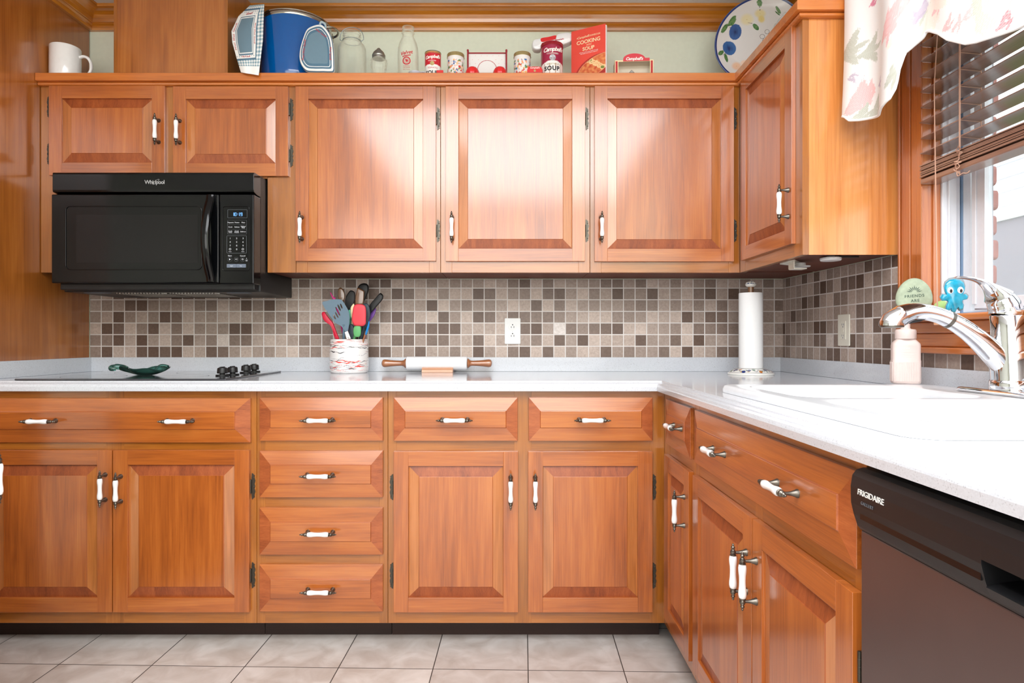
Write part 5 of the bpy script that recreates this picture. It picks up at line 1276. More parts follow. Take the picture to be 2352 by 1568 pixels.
pf = lambda x, z, d: (x, -0.0118-d, z)
letters('red_lettering', [("M'm! M'm! Good!", -0.047, 0.085, 0.0115, dict(ang=PI/2-0.1)), ("M'm! Good!", 0.020, 0.150, 0.0105, dict(ang=-0.62)), ("M'm! Good!", 0.056, 0.070, 0.0105, dict(ang=-PI/2))], 'redprint', po, pf)
# clear glass jars
def vessel(prof, thick=0.003):
    """outer profile up, inner profile back down"""
    inn = [(max(r-thick, 0.001), h) for r, h in prof[::-1]]; inn = [(r, max(h, thick)) for r, h in inn]
    return prof+inn
D = 2.585
t = root('glass_jar', 'wide clear glass jar with wire carrying handle right of the pot holder', 'jar', sh(808.5, D))
jp = [(0.001, 0.0), (0.050, 0.0), (0.0555, 0.004), (0.0565, 0.02), (0.0565, 0.120), (0.055, 0.135), (0.050, 0.147), (0.041, 0.156), (0.0352, 0.161), (0.0345, 0.166), (0.0365, 0.168), (0.0365, 0.171), (0.0340, 0.173), (0.0340, 0.181), (0.0358, 0.183), (0.0340, 0.186), (0.0340, 0.190), (0.0355, 0.193), (0.0350, 0.197)]
MB().lathe(vessel(jp), 56, caps=False).build('jar_body', 'glass', t)
P = []
for k in range(25):
    a = PI*(k/24); P.append((0.048*math.cos(a), -0.004, 0.170+0.050*math.sin(a)**0.8))
P = [(0.0375, -0.004, 0.162)]+P+[(-0.0375, -0.004, 0.162)]
mb = MB().tube(P, 0.0013, 8); P = [(0.0372*math.cos(2*PI*k/40), 0.0372*math.sin(2*PI*k/40), 0.164) for k in range(41)]; mb.tube(P, 0.0011, 6); mb.build('wire_handle', 'wire', t)
D = 2.575
t = root('sugar_shaker', 'small faceted glass shaker with domed metal lid', 'shaker', sh(870, D))
sp_ = [(0.001, 0.0), (0.026, 0.0), (0.028, 0.004), (0.029, 0.03), (0.0335, 0.06), (0.0352, 0.072), (0.0335, 0.082), (0.027, 0.088), (0.0245, 0.092)]
MB().lathe(vessel(sp_), 14, caps=False).build('jar_body', 'glass', t, angle=10)
MB().lathe([(0.0245, 0.088), (0.0265, 0.089), (0.0270, 0.093), (0.0255, 0.096), (0.0268, 0.099), (0.0268, 0.103), (0.0245, 0.106), (0.0225, 0.112), (0.0165, 0.119), (0.0100, 0.1245), (0.0070, 0.1290), (0.0035, 0.1320), (0.0005, 0.1325)], 36).build('shaker_lid', 'tin', t)
D = 2.58
t = root('milk_bottle', 'tall clear glass milk bottle with red printed lettering', 'bottle', sh(937.5, D))
bp_ = [(0.001, 0.0), (0.038, 0.0), (0.0412, 0.004), (0.0418, 0.02), (0.0418, 0.115), (0.0405, 0.133), (0.0355, 0.152), (0.0290, 0.167), (0.0240, 0.178), (0.0225, 0.187), (0.0245, 0.190), (0.0262, 0.194), (0.0248, 0.198), (0.0225, 0.200), (0.0222, 0.204), (0.0240, 0.206), (0.0248, 0.212), (0.0240, 0.218), (0.0225, 0.219)]
MB().lathe(vessel(bp_), 48, caps=False).build('bottle_body', 'glass', t)
it = [('Velvet', -0.002, 0.098, 0.0200, dict(shear=0.35, ang=0.20, bold=0.0004)), ('Creamery', 0, 0.045, 0.0066, {}), ('ICE CREAM', 0, 0.038, 0.0055, {}), ('Pure  Products', 0, 0.031, 0.0045, {})]
letters('red_print', it, 'redprint', t, wrap_fn(0.0418))
mb = MB(); wf = wrap_fn(0.0418)
def arcring(mb, cx, cz, r0, r1, n=32, a0=0, a1=2*PI, fn=None):
    for k in range(n):
        a, b_ = a0+(a1-a0)*k/n, a0+(a1-a0)*(k+1)/n
        mb.add([fn(cx+r*math.cos(q), cz+r*math.sin(q), 0) for r, q in ((r0, a), (r0, b_), (r1, b_), (r1, a))], [(0, 1, 2, 3)])
arcring(mb, 0, 0.066, 0.0165, 0.0118, fn=wf); arcring(mb, 0, 0.066, 0.0095, 0.0085, fn=wf); arcring(mb, 0.001, 0.066, 0.0055, 0.0, 12, fn=wf); arcring(mb, -0.003, 0.070, 0.0025, 0.0, 8, fn=wf)
for k in range(8):
    x = -0.017+0.034*k/8; mb.add([wf(x, 0.0845+0.2*(x), 0), wf(x+0.00425, 0.0845+0.2*(x+0.00425), 0), wf(x+0.00425, 0.0885+0.2*(x+0.00425), 0), wf(x, 0.0885+0.2*x, 0)], [(0, 1, 2, 3)])
mb.build('red_emblem', 'redprint', t)
t = root('spoon_rest', 'small pale china spoon dish between the milk bottle and the soup can', 'dish', sh(953, 2.565))
M['china'] = mat('pale_blue_china', rgb(206, 212, 226), 0.2, coat=0.5)
MB().lathe([(0.012, 0), (0.013, 0.002), (0.009, 0.008), (0.010, 0.016), (0.020, 0.023), (0.0225, 0.0290), (0.0215, 0.0300), (0.018, 0.0265), (0.001, 0.020)], 28, sx=1.15).build('bowl', 'china', t)
MB().tube(smooth_path([(0.020, 0, 0.0275), (0.030, -0.002, 0.0300), (0.040, -0.002, 0.0295), (0.046, -0.002, 0.027)], 4), [0.004]*9+[0.0055]*4, 10, flat=0.6).build('handle', 'china', t)
# printed tins
def can(name, label, px, D, r, h, kind, cat='tin', group=None, rz=0.0):
    t = root(name, label, cat, sh(px, D), rz, group)
    red = rgb(200, 24, 44) if kind == 'soup' else rgb(158, 28, 66); cream = rgb(240, 238, 234)
    def col(u, v):
        a = u*2*PI; x = math.sin(a)  # label front faces -y
        if kind in ('soup', 'bigsoup'):
            edge = 0.40+0.09*(math.cos(min(abs(math.asin(max(-1, min(1, x))))*1.25, PI/2))-0.75)*-1.0 if kind == 'bigsoup' else 0.43-0.05*(1-math.cos(a))*0+0.05*math.cos(a)
            if kind == 'bigsoup': edge = 0.47-0.10*(x**2)
            if v > edge: return rgb(184, 160, 90) if (kind == 'soup' and v > 0.955) else red
            if kind == 'bigsoup' and abs(((u*12) % 1)-0.5) < 0.012 and v < 0.4: return rgb(170, 120, 90)
            return cream
        if v > 0.93: return rgb(44, 76, 52)
        if 0.06 < v < 0.72:
            f = (u*9) % 1; i = int(u*9); c0 = [rgb(230, 150, 100), rgb(60, 110, 170), rgb(210, 60, 50), rgb(236, 176, 110), rgb(90, 140, 90)]
            n = nzv(u*26, v*8, 2.0); n2 = nzv(u*20+9, v*9, 7.0)
            if n > 0.14: return c0[(i+int(v*6)) % 5]
            if n2 > 0.26: return c0[(i*2+int(v*9)+1) % 5]
        return rgb(232, 228, 226)
    def pos(u, v):
        a = 2*PI*u; return (r*math.sin(a), -r*math.cos(a), 0.0015+(h-0.003)*v)
    pgrid('printed_side', 96, 60, pos, col, 'printed_tin', t, wrap=True)
    lm = 'tin' if kind == 'soup' else ('gold' if kind == 'kids' else 'maroon')
    mb = MB()
    if kind == 'soup':
        mb.lathe([(0.001, h-0.003), (r-0.003, h-0.003), (r-0.002, h), (r+0.0007, h+0.0004), (r+0.0008, h-0.002), (r+0.0001, h-0.0026)], 48, caps=False)
        mb.lathe([(0.001, 0.0006), (r, 0), (r+0.0008, 0.0012), (r, 0.0024)], 48, caps=False)
    else:
        lh = 0.014
        mb.lathe([(r+0.0002, h-lh), (r+0.0016, h-lh), (r+0.0020, h-lh+0.001), (r+0.0014, h-lh+0.002), (r+0.0014, h-0.001), (r, h+0.0008), (r-0.003, h+0.0004), (0.001, h+0.0004)], 48, caps=False)
        mb.lathe([(0.001, 0.0006), (r, 0), (r+0.0008, 0.0012), (r, 0.0024)], 48, caps=False)
    mb.build('lid', lm, t)
    return t
wf = wrap_fn(0.0325)
t = can('soup_can', 'red and white tomato soup can with script lettering', 994.5, 2.568, 0.0325, 0.107, 'soup', 'can')
letters('white_lettering', [("Campbell's", 0.001, 0.081, 0.0178, dict(shear=0.35, bold=0.0005, ang=0.08, space=0.86)), ('CONDENSED', 0, 0.0655, 0.0055, {})], 'whiteprint', t, wf)
letters('gold_lettering', [('100TH ANNIVERSARY', 0, 0.0975, 0.0062, {})], 'goldprint', t, wf)
mb = MB(); arcring(mb, 0.0005, 0.0545, 0.0088, 0.0, 24, fn=wf); mb.build('gold_seal', 'goldprint', t)
letters('soup_lettering', [('SOUP', -0.001, 0.0175, 0.0215, dict(bold=0.0006))], 'blackprint', t, wf); letters('tomato_lettering', [('TOMATO', 0.002, 0.0370, 0.0095, {})], 'redprint', t, wf)
t = root('tin_block', 'flat bright red block lying just before the soup can', 'block', sh(1010, 2.548)); MB().box(-0.020, 0.015, -0.008, 0.002, 0, 0.0292).build('red_block', 'brightred', t, bevel=0.002)
can('gold_lid_tin', 'small round tin with gold lid and colourful print, left of the red framed picture', 1046.5, 2.575, 0.0335, 0.104, 'kids', group='gold lidded tins')
can('gold_lid_tin', 'small round tin with gold lid and colourful print, right of the red framed picture', 1199.5, 2.575, 0.0335, 0.106, 'kids', group='gold lidded tins', rz=1.3)
wf = wrap_fn(0.0445)
t = can('soup_tin', 'large crimson and white vegetable soup tin with domed lid', 1267.5, 2.583, 0.0445, 0.146, 'bigsoup')
letters('white_lettering', [("Campbell's", 0.002, 0.112, 0.0232, dict(shear=0.35, bold=0.0006, ang=0.05, space=0.86)), ('CONDENSED', 0, 0.0955, 0.0080, {})], 'whiteprint', t, wf)
mb = MB(); arcring(mb, 0.0, 0.079, 0.0125, 0.0, 28, fn=wf); mb.build('silver_seal', 'chrome_print', t)
letters('soup_lettering', [('SOUP', -0.003, 0.036, 0.0235, dict(bold=0.0009, space=1.15))], 'blackprint', t, wf); letters('vegetable_lettering', [('VEGETABLE', 0.001, 0.0535, 0.0090, dict(space=1.1))], 'goldprint', t, wf)
# can opener lying across the top of the big tin
D = 2.655
t = root('can_opener', 'white and red can opener sticking out sideways behind the top of the large soup tin', 'can opener', (PX(1268, D), YD(D), SHZ))
l0 = t.location
def q_(pts): return smooth_out([(PX(1150+a/5.88, D)-l0.x, PZ(b/5.88, D)-l0.z) for a, b in pts], 3)
body = q_([(418, 640), (424, 585), (455, 560), (500, 550), (540, 545), (640, 528), (745, 508), (745, 590), (720, 612), (640, 625), (560, 655), (530, 700), (470, 705), (432, 685)])
zmin = min(z for x, z in body); mb = MB().pillow(body, 0, -0.022, 0, 4, 0.15); mb.pillow(body, 0, 0.018, 0, 4, 0.15); mb.build('grip_body', 'porcelain', t, angle=70)
rd = q_([(540, 552), (640, 533), (742, 512), (730, 565), (640, 582), (552, 600)]); MB().prism(rd, -0.0195, -0.0235).build('red_inlay', 'brightred', t, bevel=0.0008)
rd = q_([(552, 615), (640, 598), (722, 588), (742, 605), (720, 622), (640, 630), (560, 655), (545, 680)]); MB().prism(rd, -0.0175, -0.0222).build('red_inlay', 'brightred', t, bevel=0.0008)
head = q_([(722, 580), (738, 515), (770, 488), (900, 472), (950, 488), (990, 485), (1005, 505), (998, 540), (960, 590), (900, 622), (820, 648), (780, 625), (735, 612)])
mb = MB().pillow(head, 0, -0.027, 0, 4, 0.18); mb.pillow(head, 0, 0.016, 0, 3, 0.15); hd_ = mb.build('cutter_head', 'porcelain', t, angle=70)
cxl, czl = q_([(785, 575), (785, 575), (785, 575)])[0]
letters('red_script', [("Campbell's", cxl, czl, 0.0085, dict(shear=0.3, ang=0.12, bold=0.0002))], 'redprint', t, lambda x, z, d: (x, -0.0275-d, z))
MB().prism(rrect(-0.026, 0.026, 0, PZ(112, D)-SHZ, 0.004, 3), -0.014, 0.014).build('stand', 'porcelain', t, bevel=0.002)
# framed tray
D = 2.62
t = root('red_framed_picture', 'white dotted picture in a red frame with a red circle, standing on the shelf', 'picture', sh(1119, D))
w = 0.0825; h = hgt(121, D)
mb = MB().box(-w, -w+0.0065, -0.014, 0.006, 0, h+0.006).box(w-0.0065, w, -0.014, 0.006, 0, h+0.006).box(-w+0.0065, w-0.0065, -0.006, 0.006, h-0.006, h-0.001).box(-w+0.0065, w-0.0065, -0.006, 0.006, 0, 0.006)
for s in (-1, 1): mb.prism([(s*(w-0.00325)+0.0042*math.cos(2*PI*k/16), h+0.005+0.0042*math.sin(2*PI*k/16)) for k in range(16)], -0.013, 0.005)
mb.build('frame', 'maroon', t, bevel=0.0012)
def pic(u, v):
    x = (u-0.5)*2*(w-0.0065); z = 0.006+v*(h-0.012)
    rr = math.hypot(x, z-0.062)
    if abs(rr-0.0395) < 0.0011: return rgb(176, 30, 44)
    if rr > 0.045 and math.hypot(((x+0.012*(int(z/0.016) % 2)) % 0.024)-0.012, (z % 0.016)-0.008) < 0.0011: return rgb(230, 120, 110)
    return rgb(236, 234, 232)
pgrid('picture_panel', 150, 130, lambda u, v: ((u-0.5)*2*(w-0.0065), -0.002, 0.006+v*(h-0.012)), pic, 'carton', t, smooth=False)
MB().box(-w+0.0065, w-0.0065, -0.0015, 0.004, 0.006, h-0.006).build('backing', 'maroon', t)
# ribbed tomato shakers
def tomato(px, lb):
    t = root('tomato_shaker', lb, 'shaker', sh(px, 2.565), group='red tomato shakers')
    mb = MB(); rings = []; n = 60
    for k in range(15):
        th_ = PI*(0.02+0.96*k/14); R0 = 0.0265*math.sin(th_)**0.85; hh_ = 0.0255-0.0265*math.cos(th_)*1.0
        rings.append([((R0*(1+0.05*math.cos(10*2*PI*j/n)*math.sin(th_)))*math.cos(2*PI*j/n), (R0*(1+0.05*math.cos(10*2*PI*j/n)*math.sin(th_)))*math.sin(2*PI*j/n), max(hh_, 0.0)-(0.003 if k == 14 else 0)) for j in range(n)])
    mb.loft(rings, 0); mb.build('tomato_body', 'brightred', t, angle=80)
tomato(1085, 'red ribbed tomato shaker before the left side of the red framed picture'); tomato(1148, 'red ribbed tomato shaker before the right side of the red framed picture')
# small chest tin
t = root('hinged_tin', 'tiny red and white hinged tin between the gold lidded tin and the large soup tin', 'tin', sh(1228, 2.56))
o2 = [(-0.030, 0), (0.030, 0), (0.030, 0.022), (-0.030, 0.022)]
MB().prism(o2, -0.012, 0.018).build('tin_base', 'whiteprint', t, bevel=0.001)
o2 = [(-0.031, 0.0222), (0.031, 0.0222), (0.0305, 0.034), (0.026, 0.043), (0.020, 0.0462), (-0.020, 0.0462), (-0.026, 0.043), (-0.0305, 0.034)]
MB().prism(o2, -0.013, 0.019).build('tin_lid', 'brightred', t, bevel=0.0012)
letters('white_lettering', [("Campbell's", 0, 0.0405, 0.0088, dict(shear=0.3, bold=0.0002))], 'whiteprint', t, lambda x, z, d: (x, -0.0134-d, z))
MB().prism([(0.0045*math.cos(2*PI*k/16), 0.029+0.0045*math.sin(2*PI*k/16)) for k in range(16)], -0.0136, -0.0130).build('gold_seal', 'goldprint', t)
# cook book
xa, Da = 0.2640, 2.622; xb, Db = 0.3935, 2.553
ang = math.atan2(YD(Db)-YD(Da), xb-xa); bw = math.hypot(xb-xa, Db-Da); bh = 0.221
t = root('cookbook', 'coral red soup cookbook standing upright with a bowl of stew on its cover', 'book', (xa, YD(Da), SHZ), ang)
MB().box(0, bw, -0.0008, 0.0008, 0, bh).box(0, bw, 0.0092, 0.0105, 0, bh).box(-0.0008, 0.0008, -0.0008, 0.0105, 0, bh).build('cover', M.setdefault('coral', mat('coral_cover', rgb(232, 76, 60), 0.4, coat=0.2)), t)
MB().box(0.002, bw+0.003, 0.0010, 0.0090, 0.003, bh-0.005).build('pages', 'paper', t)
coral = rgb(232, 76, 60)
def stew(u, v):
    x, z = u*bw, v*bh*0.55; c = coral
    e1 = ellv(x, z, 0.095, 0.052, 0.083, 0.047, 0.42); e2 = ellv(x, z, 0.100, 0.060, 0.080, 0.036, 0.42)
    if e1 < 1.0: c = rgb(176, 44, 34)
    if e2 < 1.0:
        c = rgb(226, 150, 110)
        if e2 < 0.95:
            n = nzv(x*90, z*90, 3); c = mixc(rgb(206, 84, 44), rgb(232, 150, 88), n+0.5)
            for k in range(26):
                a, b = 0.03+0.125*((k*0.618) % 1), 0.02+0.085*((k*0.381+0.2) % 1); rr = ellv(x, z, a, b, 0.0115, 0.0075, k*1.3)
                if 0.72 < rr < 1.05: c = rgb(244, 206, 150)
                elif rr <= 0.72 and k % 4 == 0: c = rgb(122, 134, 60)
    return c
pgrid('cover_picture', 110, 110, lambda u, v: (u*bw, -0.0013, v*bh*0.55), stew, 'carton', t, smooth=False)
bf = lambda x, z, d: (x, -0.0016-d, z)
letters('cover_title', [("A", 0.026, 0.186, 0.0078, {}), ("Campbell", 0.050, 0.187, 0.0130, dict(shear=0.35, ang=0.03)), ('COOKBOOK', 0.098, 0.187, 0.0095, {}), ('COOKING', 0.074, 0.166, 0.0215, dict(bold=0.0004)), ('WITH', 0.076, 0.1515, 0.0085, {}), ('SOUP', 0.074, 0.137, 0.0205, dict(bold=0.0004))], 'creamprint', t, bf)
letters('cover_subtitle', [('648 easy recipes using condensed soups', 0.075, 0.1245, 0.0050, {}), ('main dishes, sauces, gravies, appetizers', 0.077, 0.1190, 0.0048, {})], 'whiteprint', t, bf)
# boxed toy truck
D = 2.585
t = root('boxed_toy_truck', 'small display box with arched red header holding a toy truck', 'toy box', sh(1455.5, D), -0.06)
w = 0.0775; hb = 0.083
mb = MB().box(-w, w, 0.040, 0.042, 0, hb+0.004).box(-w, -w+0.0015, -0.012, 0.040, 0, hb).box(w-0.0015, w, -0.012, 0.040, 0, hb).box(-w, w, -0.012, 0.040, 0, 0.0015).box(-w+.0016, w-.0016, -0.012, 0.040, hb-0.0015, hb)
mb.build('box', M.setdefault('cream_card', mat('cream_card', rgb(238, 226, 206), 0.6)), t)
mb = MB().box(-w, -w+0.014, -0.0135, -0.012, 0, hb).box(w-0.014, w, -0.0135, -0.012, 0, hb).box(-w+0.014, w-0.014, -0.0135, -0.012, hb-0.006, hb)
mb.build('front_edge', 'creamprint', t)
for s in (-1, 1): MB().box(s*(w-0.007)-0.004, s*(w-0.007)+0.004, -0.0142, -0.0136, hb*0.35, hb-0.004).build('corner_print', 'redprint', t)
arch = [(-0.044, hb-0.005), (0.062, hb-0.005), (0.062, hb+0.007), (0.046, hb+0.007)]+[(0.044*math.cos(a), hb+0.004+0.022*math.sin(a)) for a in [PI*k/16 for k in range(1, 16)]]+[(-0.044, hb+0.004)]
MB().prism(arch, -0.0150, -0.0137).build('header_card', 'redtool', t)
letters('white_lettering', [("Campbell's", 0.0, hb+0.004, 0.0165, dict(shear=0.3, bold=0.0006, space=0.95))], 'whiteprint', t, lambda x, z, d: (x, -0.0153-d, z))
tr = MB().box(-0.018, 0.004, 0.002, 0.030, 0.008, 0.040).box(-0.040, -0.018, 0.004, 0.028, 0.008, 0.024).box(0.006, 0.058, 0.000, 0.032, 0.010, 0.030)
tr.prism([(-0.019, 0.040), (0.005, 0.040), (-0.007, 0.052)], 0.006, 0.026); tr.build('toy_truck', 'tin', t, bevel=0.002)
mb = MB()
for x in (-0.030, -0.004, 0.020, 0.046): mb.lathe([(0.001, 0.0), (0.0085, 0.0), (0.0085, 0.004), (0.001, 0.004)], 18, 0, 'y', (x, -0.003, 0.0102))
mb.build('toy_wheels', 'black_matte', t)
# oval platter leaning on the wall in the corner
D = 2.63; pcx, pcz = PX(1741, D), PZ(93, D)-SHZ
t = root('platter', 'large oval platter painted with blue plums and pears, blue rim, standing in the corner', 'platter', (pcx, YD(D), SHZ))
A_, B_ = 0.203, 0.166; ta = math.radians(43)
def ppos(u, v):
    a = 2*PI*u; k = v; x0_, z0_ = A_*k*math.cos(a), B_*k*math.sin(a)
    x = x0_*math.cos(ta)-z0_*math.sin(ta); z = x0_*math.sin(ta)+z0_*math.cos(ta)
    y = -0.020*max(0, (k-0.62)/0.38)**1.5
    return (x, y+0.14*(z)*0.6, pcz+z)
def px2(px, py): return (PX(px, D)-pcx, PZ(py, D)-SHZ-pcz)
S6 = lambda a, b: px2(1620+a/7.84, b/7.84)
motif = []
def add_m(kind, a, b, ra, rb, ang, col, col2=None):
    x, z = S6(a, b); motif.append((kind, x, z, ra/7.84*D/F, rb/7.84*D/F, ang, col, col2))
gr, gr2 = rgb(72, 122, 72), rgb(140, 176, 112)
add_m('fruit', 540, 575, 112, 150, -0.25, rgb(52, 96, 160), rgb(20, 44, 100)); add_m('fruit', 420, 880, 125, 132, 0.2, rgb(52, 104, 166), rgb(24, 54, 112))
add_m('soft', 760, 340, 145, 125, 0.3, rgb(238, 226, 184), None); add_m('soft', 1000, 230, 120, 95, 0, rgb(236, 222, 170), None); add_m('soft', 1020, 330, 75, 85, 0, rgb(234, 212, 140), None)
add_m('soft', 540, 1220, 110, 95, 0.3, rgb(246, 206, 176), None); add_m('soft', 680, 1150, 80, 60, 0.3, rgb(248, 218, 196), None)
for a, b, ra, rb, an in ((475, 380, 115, 42, 0.95), (510, 400, 80, 20, 1.0), (330, 530, 105, 38, 0.95), (980, 50, 62, 45, -1.0), (915, 480, 72, 42, -0.9), (255, 985, 70, 38, 0.75), (350, 1070, 85, 32, -1.35), (1320, 170, 80, 26, -1.0), (1310, 225, 60, 12, -0.7)): add_m('leaf', a, b, ra, rb, an, gr, gr2)
stems = [((385, 455), (465, 525)), ((340, 980), (300, 1020)), ((775, 400), (855, 415)), ((985, 110), (1000, 180))]
for loop_c in ((1115, 570, 40), (1025, 660, 42)): motif.append(('ring', *S6(loop_c[0], loop_c[1]), loop_c[2]/7.84*D/F, 0, 0, rgb(120, 108, 100), None))
stems += [((1045, 690), (1020, 760)), ((1080, 680), (1150, 620))]
stemsP = [(S6(*a), S6(*b)) for a, b in stems]
def plcol(u, v):
    if v > 0.955: return rgb(30, 58, 120) if v < 0.992 else rgb(70, 96, 150)
    x, y, z = ppos(u, v); z -= pcz; c = rgb(232, 230, 228)
    for kd_, cx, cz, ra, rb, an, c1, c2 in motif:
        if kd_ == 'ring':
            if abs(math.hypot(x-cx, z-cz)-ra) < 0.0008: c = c1
            continue
        e = ellv(x, z, cx, cz, ra, rb, an)
        if e < 1:
            if kd_ == 'soft': c = mixc(c1, c, max(0, (e-0.55)/0.45)); c = mixc(c, rgb(206, 180, 80), 0.5) if e < 0.08 else c
            elif kd_ == 'fruit': c = mixc(c2, c1, e*1.6+0.5*nzv(x*160, z*40, 3)) if e > .12 else c2
            else: c = mixc(c2, c1, 0.5+1.6*abs(math.sin(3*an)+nzv(x*150, z*150, 4))*e) if abs(e) > 0.0 else c1
    for (ax, az), (bx_2, bz_2) in stemsP:
        L2 = (bx_2-ax)**2+(bz_2-az)**2; tt = max(0, min(1, ((x-ax)*(bx_2-ax)+(z-az)*(bz_2-az))/L2))
        if math.hypot(x-ax-tt*(bx_2-ax), z-az-tt*(bz_2-az)) < 0.0008: c = rgb(96, 84, 84)
    return c
pgrid('platter_face', 300, 150, ppos, plcol, 'ceramic', t, wrap=True, solid=0.004)
# clear glass ornament in the corner
D = 2.47
t = root('glass_ornament', 'clear ribbed glass ornament with pointed top in front of the oval platter', 'ornament', sh(1803, D))
mb = MB(); rings = []
for k in range(40):
    z = 0.004+0.222*k/39; f = k/39; r0 = interp([(0, 0.034), (0.12, 0.040), (0.35, 0.060), (0.60, 0.058), (0.78, 0.038), (0.92, 0.014), (1.0, 0.003)], f)
    rings.append([(r0*(1+0.05*math.sin(14*a+9*f*PI))*math.cos(a), r0*(1+0.05*math.sin(14*a+9*f*PI))*math.sin(a), z+0.002*math.sin(k*1.9)) for a in [2*PI*j/84 for j in range(84)]])
mb.loft(rings, 0); mb.build('glass_body', M.setdefault('glass2', thin_glass('ribbed_glass', rgb(222, 222, 216), 0.45, 0.5)), t, angle=80)
MB().lathe([(0.030, 0), (0.032, 0.002), (0.034, 0.005), (0.001, 0.005)], 28).build('foot', 'glass2', t)
# ================================================================== valance
VX = 1.040
hem = [(0.60, 0.70), (0.90, 0.705), (1.00, 0.70), (1.10, 0.668), (1.20, 0.642), (1.279, 0.6365), (1.345, 0.646), (1.373, 0.6575), (1.402, 0.6555), (1.430, 0.6560), (1.456, 0.680-0.0), (1.4975, 0.7055), (1.537, 0.7390), (1.575, 0.7630), (1.590, 0.7680),
       (1.600, 0.7590), (1.626, 0.7540), (1.645, 0.7480), (1.656, 0.7440), (1.666, 0.7200), (1.671, 0.7080), (1.680, 0.6640), (1.699, 0.6420), (1.732, 0.6345), (1.787, 0.6290), (1.875, 0.6450), (1.905, 0.6540), (1.925, 0.6720), (1.945, 0.6800)]
hem[9] = (1.430, 0.664); hem[8] = (1.402, 0.6550); hem[7] = (1.373, 0.6500)
va = root('window_valance', 'white valance printed with pink and sage leaves over the sink window', 'valance', (VX, YD(1.3), Z(0.64)))
vl = va.location; vt = 1.30
s_tot = 1.945-0.72
def vpath(s):
    """s in metres from the wall along the return, round the corner, then along the window"""
    ret = 0.150
    if s < ret: return (1.19-s, 1.958-0.004*math.sin(s*20)), None
    return (VX, 1.945-(s-ret)), 1.945-(s-ret)
def vpos(u, v):
    s = u*(0.150+s_tot); (X, D_), k = vpath(s)
    zb_ = (0.680+0.10*min(1, (0.150-s)/0.02)) if k is None else interp(hem, D_)
    z = zb_+(vt-zb_)*v
    amp = 0.006*(1-v*0.45)
    if k is not None:
        g = math.exp(-((D_-1.60)/0.05)**2)  # gathered by the tie
        X += amp*math.sin((D_-1.6)*34+0.6*math.sin(v*5))+0.020*math.sin(min(v, 0.6)*PI)*g-0.006*(1-v)**2*math.exp(-((D_-1.75)/0.12)**2)
        X += 0.012*(1-v)*math.sin(abs(D_-1.27)*26)
    return (X-vl.x, YD(D_)-vl.y, Z(z)-vl.z)
random.seed(21)
pink, sage, peach, plum, rasp = rgb(242, 182, 182), rgb(186, 190, 174), rgb(249, 230, 216), rgb(188, 174, 194), rgb(214, 90, 134)
leaves = []
def leafy(cx, cz, size, ang, col, n=5):
    for k in range(n):
        f = (k-(n-1)/2)/(n/2); a = ang+f*1.05; L_ = size*(1-0.35*abs(f))
        leaves.append((cx+0.55*L_*math.cos(a), cz+0.55*L_*math.sin(a), L_*0.55, size*0.15, a, col))
    leaves.append((cx, cz, size*0.42, size*0.09, ang, col))
S1 = lambda a, b: (1950+a/5.226, b/5.226)
def at_v(a, b, size, ang, col, n=5):
    px_, py_ = S1(a, b); D_ = F*VX/(px_-1166); leafy(D_, (777.5-py_)*D_/F, size, ang, col, n)
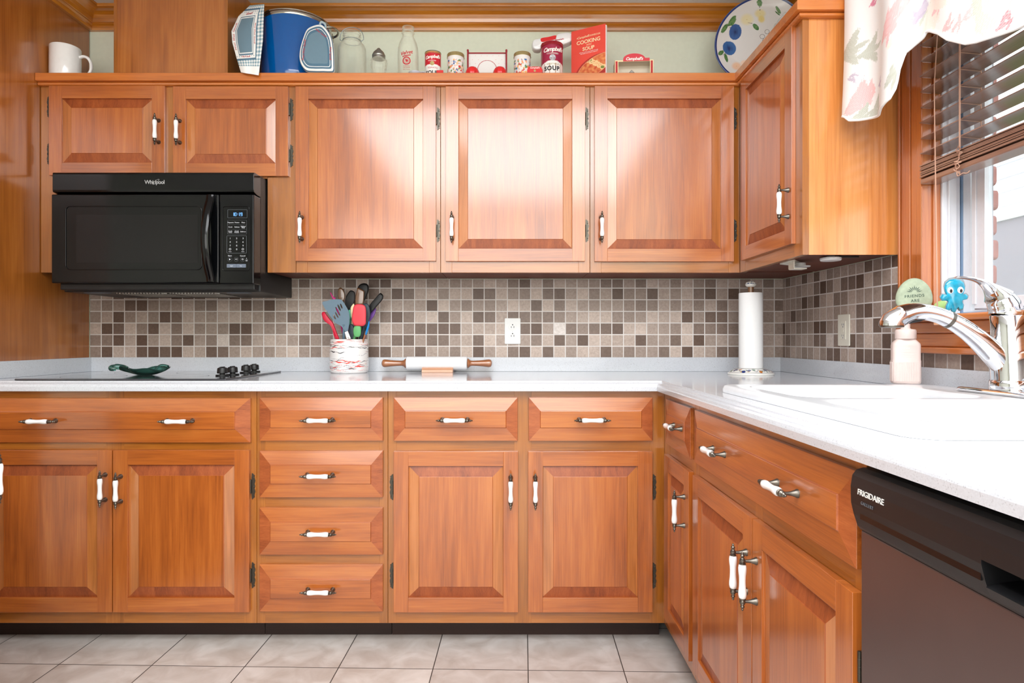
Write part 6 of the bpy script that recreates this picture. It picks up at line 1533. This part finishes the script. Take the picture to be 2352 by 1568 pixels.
# ang is measured in (-D, z): 0 points towards the camera end
at_v(130, 560, 0.085, 0.05, sage, 6); at_v(300, 560, 0.07, 0.1, sage, 5); at_v(170, 1280, 0.085, 1.0, pink, 6); at_v(230, 1150, 0.05, 1.1, pink, 4)
at_v(330, 1330, 0.06, 0.6, sage, 6); at_v(200, 1360, 0.05, 0.2, sage, 5); at_v(600, 1000, 0.05, 1.3, sage, 5); at_v(110, 900, 0.03, -0.5, plum, 3); at_v(400, 980, 0.03, 0.1, plum, 3)
at_v(540, 440, 0.07, 1.4, pink, 5); at_v(620, 220, 0.06, 0.6, pink, 5); at_v(680, 80, 0.06, 0.9, pink, 4); at_v(830, 240, 0.055, 1.5, plum, 5); at_v(740, 240, 0.03, 2.6, plum, 3)
at_v(940, 200, 0.06, 0.9, sage, 4); at_v(980, 60, 0.05, 1.0, sage, 4); at_v(1000, 300, 0.10, 1.0, peach, 5); at_v(680, 470, 0.07, 1.1, peach, 4); at_v(1090, 80, 0.05, 0.9, pink, 3)
at_v(1250, 290, 0.035, 0.5, pink, 3); at_v(1360, 320, 0.035, 1.0, pink, 2); at_v(1500, 180, 0.03, 0.6, pink, 3); at_v(1600, 380, 0.05, 2.2, sage, 4); at_v(1660, 330, 0.035, 1.3, sage, 4); at_v(1870, 290, 0.035, 0.9, rgb(232, 110, 118), 3); at_v(290, 10, 0.03, 0.4, rasp, 3)
at_v(1580, 200, 0.10, 1.5, sage, 1); at_v(1200, -150, 0.1, 0.4, peach, 5); at_v(1900, -100, 0.09, 1.4, pink, 5)
for k in range(10): leafy(random.uniform(0.75, 1.25), random.uniform(0.72, 1.2), 0.07, random.uniform(0, 3), random.choice([pink, sage, peach]), 5)
for k in range(8): leafy(random.uniform(1.3, 1.9), random.uniform(0.98, 1.2), 0.07, random.uniform(0, 3), random.choice([pink, sage, peach]), 5)
vw = rgb(240, 238, 236)
def vcol(u, v):
    s = u*(0.150+s_tot); (X, D_), k = vpath(s)
    zb_ = (0.680+0.10*min(1, (0.150-s)/0.02)) if k is None else interp(hem, D_); z = zb_+(vt-zb_)*v
    if k is None: D_ = 2.10-s
    c = vw
    for a, b, ra, rb, an, cc in leaves:
        if abs(D_-a) < ra+rb and abs(z-b) < ra+rb:
            e = ellv(-(D_-a), z-b, 0, 0, ra, rb, an)
            if e < 1+0.35*nzv(D_*300, z*300, 1):
                c = mixc(cc, vw, 0.12+0.25*(math.sin((D_+z)*1400) > 0.4))
    return c
pgrid('fabric', 520, 260, vpos, vcol, 'cloth', va, solid=0.002)
mb = MB(); P = []
for i in range(241): P.append(Vector(vpos(i/240, 0.0)))
mb.tube(P, 0.0038, 8, up=Vector((1, 0, 0))); mb.build('piped_hem', 'cloth_white', va)
MB().box(1.045-vl.x, 1.2035-vl.x, YD(1.94)-vl.y, YD(0.74)-vl.y, Z(1.290)-vl.z, Z(1.300)-vl.z).build('mounting_board', 'plastic_white', va)
